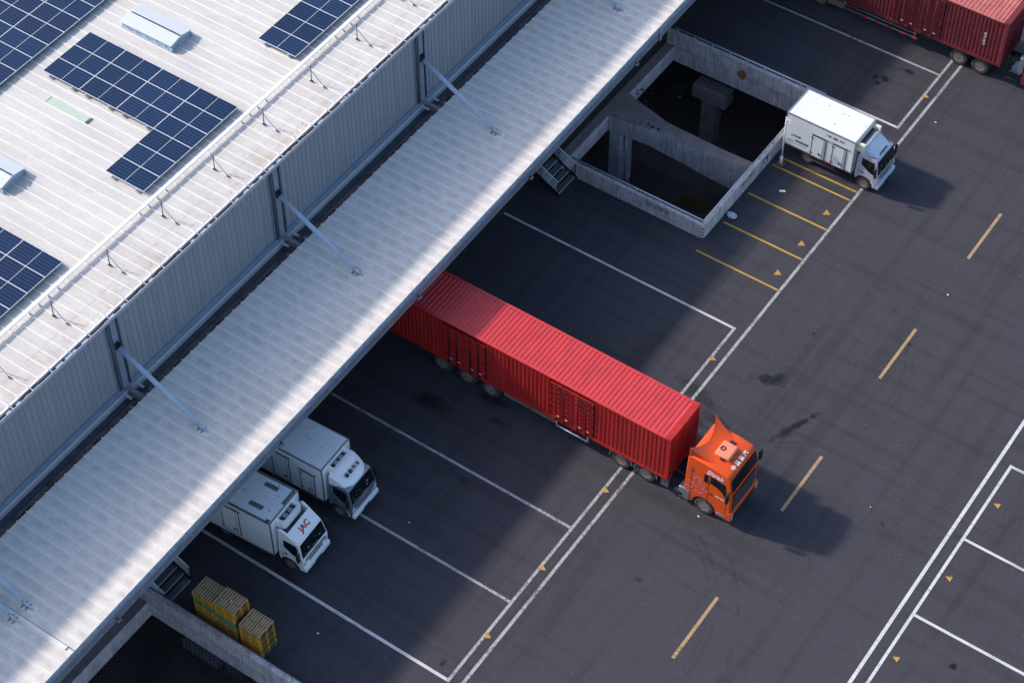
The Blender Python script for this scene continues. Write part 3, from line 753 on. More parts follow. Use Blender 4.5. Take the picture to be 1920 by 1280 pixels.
# hanging utility fittings under the far pit wall
b = MB(); b.tube((-40.3, 72.3, -1.5), (-39.0, 72.6, -1.5), .05, 8); b.tube((-39.3, 72.5, -1.5), (-39.3, 72.5, -2.1), .07, 8); b.tube((-39.3, 72.5, -2.1), (-39.3, 72.5, -2.25), .09, 10, 1)
tag(b.build('hanging_lamp', [MT['darkmetal'], MT['galv']]), 'small hanging lamp on a pipe inside the far pit opening', 'lamp')

# ------------------------------------------------------------------ steel steps
def steps(label, x, y):
    t = thing('steel_steps', label, 'steps', (x, y, 0), 0, 'steel steps up to the loading dock')
    n = 6; run = .36; rise = .2
    for k in range(n):
        b = MB(); b.box(-run*k-.32, -run*k, -.76, .76, rise*(k+.6)-.03, rise*(k+.6)); b.box(-run*k-.02, -run*k+.005, -.76, .76, rise*(k+.6)-.07, rise*(k+.6)+.004, 1)
        b.build('tread', [MT['treadm'], MT['galv']], t)
    for s in (-1, 1):
        b = MB(); b.bar((.1, s*.79, .03), (-2.1, s*.79, 1.25), .04, .18); b.build('stringer', MT['darkmetal'], t)
        b = MB()
        for h in (1.0, .78, .56, .36): b.tube((-.0, s*.8, h), (-2.05, s*.8, h+1.14), .034 if h == 1 else .026, 6, 0)
        for q in (0, .5, 1): b.tube((-2.05*q, s*.8, 1.14*q+.08), (-2.05*q, s*.8, 1.0+1.14*q), .024, 6, 1)
        b.build('handrail', [MT['galv'], MT['darkmetal']], t)
    return t
steps('grey steel steps with handrails beside the pit parapet corner', -39.42, 61.53)
steps('grey steel steps behind the stacks of yellow pallets', -39.65, 31.75)

# ------------------------------------------------------------------ pallets
def pallet(green, label, loc, rz):
    t = thing('pallet', label, 'pallet', loc, rz, 'pallets in three stacks beside the parapet')
    side = MT['pgreen'] if green else MT['pyellow']
    b = MB()
    for k in range(9):
        x = -.55+k*.1283; b.box(x, x+.074, -.475, .475, .118, .14)
    b.build('deck', MT['wood'], t)
    for y in (-.43, 0, .43):
        b = MB(); b.box(-.55, .55, y-.045, y+.045, .085, .10, 1)
        if y: b.box(-.55, .55, y+(.0455 if y > 0 else -.049), y+(.049 if y > 0 else -.0455), .075, .117, 0)
        for x in (-.49, 0, .49): b.box(x-.06, x+.06, y-.045, y+.045, .02, .085)
        b.build('stringer', [side, MT['shadewood']], t)
    b = MB()
    for x in (-.49, 0, .49): b.box(x-.06, x+.06, -.470, .470, 0, .019, 1)
    b.box(-.55, .55, -.48, -.471, 0, .019); b.box(-.55, .55, .471, .48, 0, .019)
    b.box(-.55, .55, -.482, -.476, .10, .138); b.box(-.55, .55, .476, .482, .10, .138); b.box(.551, .556, -.475, .475, .116, .138); b.box(-.556, -.551, -.475, .475, .116, .138)
    b.build('base_board', [side, MT['shadewood']], t)
    return t
proto = {}
def stack(cx, cy, n, greens, where, seed):
    random.seed(seed)
    ords = ['topmost', 'second from the top', 'third from the top', 'fourth from the top', 'fifth from the top', 'sixth from the top', 'seventh from the top', 'eighth from the top', 'eighth from the bottom', 'seventh from the bottom', 'sixth from the bottom', 'fifth from the bottom', 'fourth from the bottom', 'third from the bottom', 'second from the bottom', 'bottom pallet']
    names = ords[:n-6] + ords[-6:] if n > 6 else ords[:n]
    for k in range(n):
        i = n-1-k; g = i in greens
        nm = names[i] if i < n-6 else ords[-(k+1)]
        lab = ('green' if g else 'yellow') + (' pallet with weathered boards, ' if i == 0 else ' pallet, ') + nm + ' of the ' + where
        loc = (cx+random.uniform(-.018, .018), cy+random.uniform(-.018, .018), .142*k+.002); rz = random.uniform(-.018, .018)
        if g not in proto: proto[g] = pallet(g, lab, loc, rz)
        else: dup(proto[g], loc, rz, lab)
stack(-37.60, 31.66, 15, (3, 4, 9), 'stack nearest the steps', 1)
stack(-36.45, 31.68, 16, (5, 6, 9), 'middle stack', 2)
stack(-35.12, 31.66, 13, (1, 12), 'stack farthest from the steps', 4)

# ------------------------------------------------------------------ wheels
def wheel(parent, x, y, r, wd, side=-1, rim='rim', name='wheel'):
    # side: direction the wheel face looks (-1 = towards -y)
    b = MB(); s = side
    prof = [(0, r*.52), (0, r*.60), (s*.02, r*.66), (s*.03, r*.90), (s*-.0, r*.985), (-s*.03, r), (-s*(wd-.03), r), (-s*wd, r*.95), (-s*wd, r*.5)]
    b.lathe_y((x, y, r), prof, 28)
    o = b.build(name, MT['rubber'], parent)
    b = MB(); b.lathe_y((x, y, r), [(s*.004, r*.62), (s*.018, r*.60), (s*.015, r*.52), (-s*.02, r*.485)], 24); b.lathe_y((x, y, r), [(-s*.02, r*.487), (-s*.12, r*.44), (-s*.12, r*.26)], 24, 1 if rim == 'rim' else 0); b.lathe_y((x, y, r), [(-s*.119, r*.26), (s*.0, r*.21), (s*.01, r*.1), (s*.01, 0.001)], 16)
    for k in range(8):
        a = 2*math.pi*k/8; b.tube((x+math.cos(a)*r*.35, y-s*.095, r+math.sin(a)*r*.35), (x+math.cos(a)*r*.35, y-s*.07, r+math.sin(a)*r*.35), r*.04, 6, 1)
    b.build('rim', [MT[rim], MT['black']], o)
    return o

# ------------------------------------------------------------------ container body (local: front x=0, near side y=0)
def trap(s0, s1, period, depth, duty=.5):
    out = []; s = s0
    a = period*.16
    while s < s1-period*.5:
        out += [(s, 0), (s+period*(1-duty)-a, 0), (s+period*(1-duty), depth), (s+period-a, depth)]; s += period
    out.append((s1, 0)); return out
def container(parent, L, W, zb, zt, mats, doors, T):
    # mats: side, roof ; doors: list of (xa, xb)
    b = MB(); bz = zb+.16; tz = zt-.10
    edges = [-L+.12] + [q for d in doors for q in (d[0]-.06, d[1]+.06)] + [-.14]
    for i in range(0, len(edges), 2):
        pr = trap(edges[i], edges[i+1], .22, .038, .5)
        for (s0, d0), (s1, d1) in zip(pr, pr[1:]): b.poly([(s0, d0+.012, bz), (s1, d1+.012, bz), (s1, d1+.012, tz), (s0, d0+.012, tz)])
    pr = trap(-L+.12, -.14, .22, .038, .5)
    for (s0, d0), (s1, d1) in zip(pr, pr[1:]): b.poly([(s1, W-d1-.012, bz), (s0, W-d0-.012, bz), (s0, W-d0-.012, tz), (s1, W-d1-.012, tz)])
    pr = trap(.14, W-.14, .22, .035, .5)
    for (s0, d0), (s1, d1) in zip(pr, pr[1:]): b.poly([(-d0-.02, s0, bz), (-d1-.02, s1, bz), (-d1-.02, s1, tz), (-d0-.02, s0, tz)])
    # posts and rails
    for y0, y1 in ((0, .14), (W-.14, W)):
        b.box(-.15, 0, y0, y1, zb, zt-.001); b.box(-L, -L+.13, y0, y1, zb, zt-.001)
        b.box(-L+.13, -.15, y0 if y0 == 0 else W-.08, .08 if y0 == 0 else W, zt-.11, zt-.002)
        b.box(-L+.13, -.15, y0 if y0 == 0 else W-.1, .1 if y0 == 0 else W, zb, zb+.17)
    b.box(-.1, -.0, .14, W-.14, zb, zb+.17); b.box(-.1, -.0, .14, W-.14, zt-.12, zt-.003); b.box(-L, -L+.06, .14, W-.14, zb, zt-.003)
    b.box(-L+.1, -.1, .1, W-.1, zb+.05, zb+.1)
    body = b.build('container', MT[mats[0]], parent); body.matrix_parent_inverse = T
    # roof sheet
    b = MB(); pr = trap(-L+.14, -.32, .222, -.028, .3)
    for (s0, d0), (s1, d1) in zip(pr, pr[1:]):
        b.poly([(s0, .14, zt+d0*.9+.002), (s1, .14, zt+d1*.9+.002), (s1, W-.14, zt+d1*.9+.002), (s0, W-.14, zt+d0*.9+.002)])
    b.poly([(-L+.14, .0, zt-.001), (-.32, .0, zt-.001), (-.32, .14, zt+.003), (-L+.14, .14, zt+.003)]); b.poly([(-L+.14, W-.14, zt+.003), (-.32, W-.14, zt+.003), (-.32, W, zt-.001), (-L+.14, W, zt-.001)])
    # rib ends rounding over the rail
    for s in range(int((L-.5)/.222)):
        x = -L+.14+.222*s; b.box(x, x+.13, -.004, .14, zt-.03, zt+.006); b.box(x, x+.13, W-.14, W+.004, zt-.03, zt+.006)
    b.box(-.32, -.0, 0.005, W-.005, zt+.001, zt+.012, 1)
    rf = b.build('container_roof', [MT[mats[1]], MT[mats[2]]], parent, fix=False); rf.matrix_parent_inverse = T
    b = MB(); b.cbox((-.09, .07, zt+.015), (.16, .13, .02)); b.cbox((-.09, W-.07, zt+.015), (.16, .13, .02)); b.cbox((-.09, .07, zt+.027), (.07, .05, .006), 1)
    q = b.build('corner_casting', [MT[mats[0]], MT['black']], body)
    q.matrix_parent_inverse = Matrix.Identity(4)
    return body
def side_door(body, x0, x1, zb, zt, mat, vertical=False, lab=None):
    b = MB(); g = .05
    b.box(x0, x0+g, -.012, .05, zb, zt); b.box(x1-g, x1, -.012, .05, zb, zt); b.box(x0+g, x1-g, -.012, .05, zt-g, zt); b.box(x0+g, x1-g, -.012, .05, zb, zb+g)
    xm = (x0+x1)/2; b.box(xm-.02, xm+.02, -.016, .05, zb+g, zt-g)
    for xa, xb in ((x0+g, xm-.02), (xm+.02, x1-g)):
        if vertical:
            pr = trap(xa, xb, (xb-xa)/3, .03, .4)
            for (s0, d0), (s1, d1) in zip(pr, pr[1:]): b.poly([(s0, d0+.01, zb+g), (s1, d1+.01, zb+g), (s1, d1+.01, zt-g), (s0, d0+.01, zt-g)])
        else:
            pr = trap(zb+g, zt-g, (zt-zb-2*g)/7, .014, .3)
            for (s0, d0), (s1, d1) in zip(pr, pr[1:]): b.poly([(xa, d0+.01, s0), (xb, d0+.01, s0), (xb, d1+.01, s1), (xa, d1+.01, s1)])
    d = b.build('side_door', MT[mat], None, fix=False)
    b = MB(); wd = (x1-x0)/2
    for xa in (x0, xm):
        for f in (.30, .68):
            x = xa+wd*f; b.tube((x, -.04, zb-.12), (x, -.04, zt-.04), .030, 6)
            b.cbox((x, -.03, zt-.06), (.07, .05, .05)); b.cbox((x, -.03, zb+.02), (.07, .05, .05))
            b.cbox((x+.09, -.045, zb+.28), (.20, .02, .028), 1)
    for x in (x0+.02, x1-.02):
        for k in range(5): b.cbox((x, -.02, zb+.25+k*(zt-zb-.5)/4), (.05, .03, .12))
    return d, b
def add_doors(parent, T, L, doors, mat, vertical=False):
    for x0, x1, zb, zt in doors:
        d, rb = side_door(None, x0, x1, zb, zt, mat, vertical)
        d.parent = parent; d.matrix_parent_inverse = T
        r = rb.build('lock_rod', [MT['rod'], MT['alu']], d)

I4 = Matrix.Identity(4)
def chassis(t, x0, x1, W, zt, y0=0):
    b = MB()
    for y in (W/2-.5, W/2+.42): b.box(x0, x1, y, y+.08, zt-.4, zt-.02)
    x = x0+.3
    while x < x1: b.box(x, x+.06, .1, W-.1, zt-.12, zt-.02); x += 1.2
    o = b.build('chassis', MT['chassis'], t); return o

# ------------------------------------------------------------------ orange tractor with red container trailer
TR = thing('container_truck', 'orange truck with long bright red container backed under the canopy', 'truck', (-25.1, 48.06, 0))
L = 16.3
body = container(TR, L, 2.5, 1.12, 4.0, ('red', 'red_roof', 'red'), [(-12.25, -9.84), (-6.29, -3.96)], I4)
add_doors(TR, I4, L, [(-12.25, -9.84, 1.3, 3.72), (-6.29, -3.96, 1.3, 3.72)], 'red')
chassis(TR, -L+.2, .6, 2.5, 1.12)
for x in (-9.72, -11.04, -12.48): wheel(TR, x, .20, .5, .36, -1); wheel(TR, x, 2.30, .5, .36, 1)
for x in (-1.22, -2.54): wheel(TR, x, .20, .5, .55, -1); wheel(TR, x, 2.30, .5, .55, 1)
b = MB(); b.box(-9.0, -7.55, .22, .6, .55, 1.05); b.box(-7.5, -6.05, .22, .6, .52, 1.05); b.build('storage_box', MT['tan'], TR, bevel=.03)
b = MB(); b.path([(-6.0, .14, 1.1), (-6.0, .14, .60), (-4.3, .14, .60), (-4.3, .14, 1.1)], .045, 8); b.build('side_guard', MT['galv'], TR)
for xc in (-1.22, -2.54):
    for yy in (.18, 2.32):
        b = MB()
        b.path([(xc-.60, yy, .5), (xc-.57, yy, .75), (xc-.42, yy, .98), (xc-.12, yy, 1.08), (xc+.12, yy, 1.08), (xc+.42, yy, .98), (xc+.57, yy, .75), (xc+.60, yy, .5)], .04, 6)
        b.build('mudguard', MT['trim'], TR)
b = MB(); b.box(-.38, .0, .2, .45, .98, 1.06)
for k in range(4): b.box(-.38+k*.1, -.32+k*.1, .12, .5, .45, 1.0)
b.build('air_tank', MT['trim'], TR)
# tractor: local x of the cab front is +3.16
CX = 3.16; CYc = 1.24
def shell(prof, w0, w1, zb, zt2, name, mat, parent, bevel=.05, flare=None):
    """side profile (x,z) extruded across y, narrowing above zb"""
    me = bpy.data.meshes.new(name); bm = bmesh.new()
    A = [bm.verts.new((x, -w0, z)) for x, z in prof]; B = [bm.verts.new((x, w0, z)) for x, z in prof]; n = len(prof)
    bm.faces.new(A); bm.faces.new(B[::-1])
    for i in range(n): bm.faces.new((A[i], A[(i+1) % n], B[(i+1) % n], B[i]))
    bmesh.ops.bisect_plane(bm, geom=bm.verts[:]+bm.edges[:]+bm.faces[:], plane_co=(0, 0, zb), plane_no=(0, 0, 1), dist=1e-5)
    for v in bm.verts:
        if v.co.z > zb: v.co.y *= 1-(1-w1/w0)*min(1, (v.co.z-zb)/(zt2-zb))
    bmesh.ops.recalc_face_normals(bm, faces=bm.faces); bmesh.ops.triangulate(bm, faces=[f for f in bm.faces if len(f.verts) > 4])
    bm.to_mesh(me); bm.free(); me.materials.append(mat)
    for p in me.polygons: p.use_smooth = True
    me.set_sharp_from_angle(angle=rad(50))
    o = bpy.data.objects.new(name, me); col.objects.link(o); o.parent = parent
    m = o.modifiers.new('bevel', 'BEVEL'); m.width = bevel; m.segments = 3; m.limit_method = 'ANGLE'; m.angle_limit = rad(28)
    return o
def arc(cx, cz, r, a0, a1, n=7): return [(cx+r*math.cos(rad(a0+(a1-a0)*i/n)), cz+r*math.sin(rad(a0+(a1-a0)*i/n))) for i in range(n+1)]
cabE = bpy.data.objects.new('cab_tmp', None)
prof = [(-.04, .42), (0, .8), (.0, 1.5), (-.03, 2.38), (-.17, 3.14), (-.30, 3.33), (-.95, 3.46), (-2.1, 3.52), (-2.32, 3.45), (-2.36, .48), (-1.9, .46)] + arc(-1.3, .52, .58, 180, 0)[0:] + [(-.68, .42)]
prof = [(x, z) for x, z in prof]
W0 = 1.15
cab = shell(prof, W0, 1.09, 2.2, 3.4, 'cab', MT['orange'], TR, .06)
cab.location = (CX, CYc, 0)
wside = lambda z: W0*(1-(1-1.09/W0)*max(0, min(1, (z-2.2)/1.2)))
def spt(x, z, e=.006): return (x, -wside(z)-e, z)
# windscreen wraps the front
b = MB(); f = lambda z: -.03-(z-2.38)*.184
b.add([(f(2.42)+.012, -1.06, 2.42), (f(2.42)+.02, -.6, 2.40), (f(2.42)+.02, .6, 2.40), (f(2.42)+.012, 1.06, 2.42), (f(3.10)+.012, 1.0, 3.10), (f(3.14)+.02, .6, 3.14), (f(3.14)+.02, -.6, 3.14), (f(3.10)+.012, -1.0, 3.10)], [(0, 1, 6, 7), (1, 2, 5, 6), (2, 3, 4, 5)])
b.add([(-.16, -1.155, 2.42), (-.03, -1.10, 2.42), (-.16, -1.05, 3.10), (-.24, -1.12, 3.08)], [(0, 1, 2, 3)]) if False else None
b.panel([(-.02, -1.06, 2.44), (-.02, 1.06, 2.44), (-.145, 1.0, 3.12), (-.145, -1.0, 3.12)], .018)
b.build('windscreen', MT['glass'], cab)
b = MB(); b.panel([spt(-1.42, 2.84), spt(-1.42, 2.36), spt(-1.24, 2.32), spt(-1.24, 2.84)][::-1], -.01) ; b.build('rear_side_window', MT['glass'], cab)
b = MB(); b.panel([spt(-1.10, 2.88), spt(-1.10, 2.42), spt(-.75, 2.36), spt(-.45, 2.20), spt(-.33, 1.98), spt(-.28, 2.3), spt(-.36, 2.80)][::-1], -.01); b.build('side_window', MT['glass'], cab)
b = MB(); b.box(.0, .025, -.95, .95, 1.02, 2.10, 0)
for k in range(5): b.box(.025, .04, -.93, .93, 1.15+k*.2, 1.18+k*.2, 1)
b.box(-.005, .055, -.95, .95, .45, .64, 0); b.build('grille', [MT['black'], MT['trim']], cab)
for s in (-1, 1):
    b = MB(); b.cbox((.09, s*1.06, .84), (.05, .16, .09)); b.cbox((.09, s*1.06, .62), (.05, .14, .07))
    b.build('headlight', MT['lamp'], cab, bevel=.015)
b = MB(); b.box(-.66, -.2, -1.172, -1.14, .5, .66, 0); b.build('step', MT['trim'], cab, bevel=.01)
b = MB(); b.box(-2.60, -2.03, -1.175, -.65, .42, 1.12); b.build('fuel_tank', MT['trim'], cab, bevel=.03)
b = MB(); b.box(-2.60, -2.365, .65, 1.12, .45, 1.05); b.build('fuel_tank', MT['trim'], cab, bevel=.03)
b = MB(); b.box(-.25, .10, -1.16, -.97, .42, 1.02); b.box(-.25, .10, .97, 1.16, .42, 1.02); b.box(-.1, .07, -.97, .97, .66, .98); b.build('bumper', MT['orange'], cab, bevel=.05)
for s, zc, xx in ((-1, 2.25, -.12), (1, 2.65, -.02)):
    b = MB(); b.cbox((xx, s*1.33, zc), (.12, .2, .62)); b.bar((xx-.02, s*1.1, zc+.25), (xx, s*1.33, zc+.25), .04, .04); b.bar((xx-.02, s*1.1, zc-.25), (xx, s*1.33, zc-.25), .04, .04)
    b.build('mirror', MT['black'], cab, bevel=.02)
b = MB(); b.box(.02, .2, -.95, .95, 3.0, 3.06) ; b.build('sun_visor', MT['black'], cab, bevel=.01)
bpy.data.objects.remove(bpy.data.objects['sun_visor'])
# swept roof deflector, tall pointed rear corners
def sp(u, v):
    q = 2*v-1; a = abs(q)
    wd = .80+.29*u; x = -1.0-1.28*u+.34*u*u*(1-a**1.6)
    z = 3.46+.10*u+(u**1.9)*(.10+.40*a**2.2)
    return (x, q*wd, z)
b = MB(); b.grid(sp, 14, 16)
ed = [sp(1, v/16) for v in range(17)]
b.add(ed+[(x, y*1.0, 3.30) for x, y, z in ed], [(i, i+1, 18+i, 17+i) for i in range(16)])
for v in (0, 1):
    e = [sp(u/14, v) for u in range(15)]; b.add(e+[(x, y, 3.3) for x, y, z in e], [(i, i+1, 16+i, 15+i) for i in range(14)])
e = [sp(0, v/16) for v in range(17)]; b.add(e+[(x+.03, y, 3.36) for x, y, z in e], [(i, i+1, 18+i, 17+i) for i in range(16)])
o = b.build('roof_deflector', MT['orange'], cab, smooth=True)
sdf = o.modifiers.new('solid', 'SOLIDIFY'); sdf.thickness = .02
b = MB(); b.box(-1.42, -.68, -.42, .44, 3.44, 3.64); b.build('air_conditioner', MT['salmon'], cab, bevel=.08, seg=3)
b = MB(); 
for k in range(20):
    a0, a1 = 2*math.pi*k/20, 2*math.pi*(k+1)/20
    b.tube((-1.22+.10*math.cos(a0), -.02+.10*math.sin(a0), 3.65), (-1.22+.10*math.cos(a1), -.02+.10*math.sin(a1), 3.65), .028, 6)
b.build('air_vent', MT['black'], cab)
b = MB(); b.box(-1.2, -.95, .52, .66, 3.42, 3.50); b.box(-1.1, -.9, -.52, -.40, 3.44, 3.50); b.build('roof_bracket', MT['black'], cab)
# lettering on the header above the windscreen
o = lettering('中 国 重 汽', .25, MT['white_txt'], frame((-.36, -.02, 3.385), (0, 1, 0), (-1, 0, .22)), 'lettering', cab, depth=.006, weight=.006)
o = lettering('Sitrak', .36, MT['lilac'], frame((-.93, -wside(3.05)-.012, 3.05), (1, 0, -.02), (0, .04, 1)), 'lettering', cab, shear=.35, depth=.004, weight=.012)
o = lettering('078 006', .15, MT['white_txt'], frame((-.55, -W0-.008, 1.72), (1, 0, 0), (0, 0, 1)), 'lettering', cab, depth=.003, weight=.004)
b = MB(); random.seed(9)
def squig(x, z, n, amp):
    p = []
    for i in range(n): p.append((x+i*.05, -wside(z)-.006, z+amp*math.sin(i*1.1)+random.uniform(-.02, .02)))
    b.path(p, .011, 4)
for x, z, n, a in ((-2.3, 2.55, 9, .07), (-2.05, 2.35, 12, .05), (-1.9, 2.15, 8, .08), (-1.6, 2.0, 7, .09), (-2.2, 1.85, 8, .05), (-1.95, 1.75, 14, .06), (-1.5, 1.7, 8, .05), (-2.28, 1.45, 9, .07), (-1.8, 1.38, 10, .06)): squig(x, z, n, a)
b.build('decal', MT['purple'], cab)
b = MB(); b.box(-1.18, -1.165, -1.158, -1.14, .95, 3.0); b.box(-2.05, -2.038, -1.158, -1.14, .8, 2.9); b.box(-.24, -.228, -1.158, -1.14, .7, 2.3); b.cbox((-1.02, -1.165, 1.72), (.16, .04, .05)); b.build('door_seam', MT['black'], cab)
for s in (-1, 1): wheel(TR, CX-1.3, CYc+s*1.10, .5, .3, s, 'rimlight')
b = MB()
for y in (.78, 1.62): b.box(-2.9, CX-.2, y, y+.08, .75, .98)
b.box(-.2, .72, .35, 2.1, .62, .95); b.tube((.35, .3, .62), (.75, .3, .62), .26, 14); b.tube((.72, .2, .95), (.72, .55, 1.05), .07, 8)
b.path([(.15, 1.0, 1.0), (.4, 1.05, 1.3), (.75, 1.1, 1.0)], .03, 6); b.build('tractor_frame', MT['darkmetal'], TR)

# ------------------------------------------------------------------ old red trailer in the far bay
T2 = thing('container_truck', 'weathered dark red container truck in the top right corner', 'truck', (-24.87, 80.84, 0))
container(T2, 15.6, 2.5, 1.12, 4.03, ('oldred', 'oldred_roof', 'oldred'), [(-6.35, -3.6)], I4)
add_doors(T2, I4, 15.6, [(-6.35, -3.6, 1.28, 3.85)], 'oldred', True)
chassis(T2, -15.4, .6, 2.5, 1.12)
for x in (-1.12, -2.38, -10.75, -12.05, -13.35):
    wheel(T2, x, .18, .5, .55, -1); wheel(T2, x, 2.32, .5, .55, 1)
b = MB(); b.path([(-9.3, .12, 1.1), (-9.3, .12, .62), (-5.0, .12, .60), (-5.0, .12, 1.1)], .04, 8); b.tube((-9.3, .12, .88), (-5.0, .12, .88), .025, 6)
for k in range(6): b.box(-8.9+k*.75, -8.6+k*.75, .07, .10, .56, .66, 1)
b.build('side_guard', [MT['trim'], MT['bright_red']], T2)
b = MB(); b.box(-10.3, -9.9, .2, .8, .8, 1.1, 1); b.box(-10.3, -9.35, .15, .7, .45, .8, 0); b.build('storage_box', [MT['tan'], MT['bluebox']], T2, bevel=.02)
b = MB(); b.box(-6.0, -5.55, .1, 2.4, 4.032, 4.05); b.build('roof_patch', MT['bright_red'], T2)
o = lettering('0571-8623', .2, MT['white_txt'], frame((-1.15, -.002, 2.55), (0, 0, -1), (1, 0, 0)), 'lettering', T2, depth=.003)
b = MB()
for k in range(3): b.tube((-.1+k*.28+.5, .35, .75), (-.1+k*.28+.5, .6, .75), .12, 12)
b.path([(.3, .22, .5), (1.2, .22, .5), (1.2, .22, .85)], .03, 6); b.path([(.3, .22, .5), (.3, .22, .85)], .03, 6)
for y in (.78, 1.62): b.box(-2.9, 3.2, y, y+.08, .75, .98)
b.box(.55, 1.1, .3, .9, .9, 1.2, 1); b.path([(.1, 1.0, 1.0), (.4, 1.05, 1.45), (.8, 1.1, 1.0)], .03, 6)
b.build('tractor_frame', [MT['darkmetal'], MT['trim']], T2)
c2 = shell([(-.04, .42), (0, 1.5), (-.03, 2.1), (-.2, 2.95), (-.4, 3.1), (-2.0, 3.2), (-2.2, 3.1), (-2.25, .5), (-1.9, .46)] + arc(-1.3, .52, .58, 180, 0) + [(-.68, .42)], 1.15, 1.08, 2.0, 3.2, 'cab', MT['oldred'], T2, .06)
c2.location = (3.5, 1.24, 0)
b = MB(); b.panel([(-.02, -1.05, 2.14), (-.02, 1.05, 2.14), (-.165, 1.0, 2.9), (-.165, -1.0, 2.9)], .018); b.build('windscreen', MT['glass'], c2)
b = MB(); b.panel([(-1.1, -1.13, 2.75), (-.3, -1.13, 2.7), (-.25, -1.15, 2.1), (-1.1, -1.15, 2.15)], .012); b.build('side_window', MT['glass'], c2)
b = MB(); b.box(-2.55, -2.27, -1.15, -.6, 1.2, 2.2); b.tube((-2.4, -.9, 2.2), (-2.4, -.9, 2.9), .09, 10); b.build('air_intake', MT['trim'], c2, bevel=.02)
b = MB(); b.box(0, .03, -.9, .9, 1.0, 1.9); b.build('grille', MT['black'], c2)
for s in (-1, 1): wheel(T2, 3.5-1.3, 1.24+s*1.10, .5, .3, s)

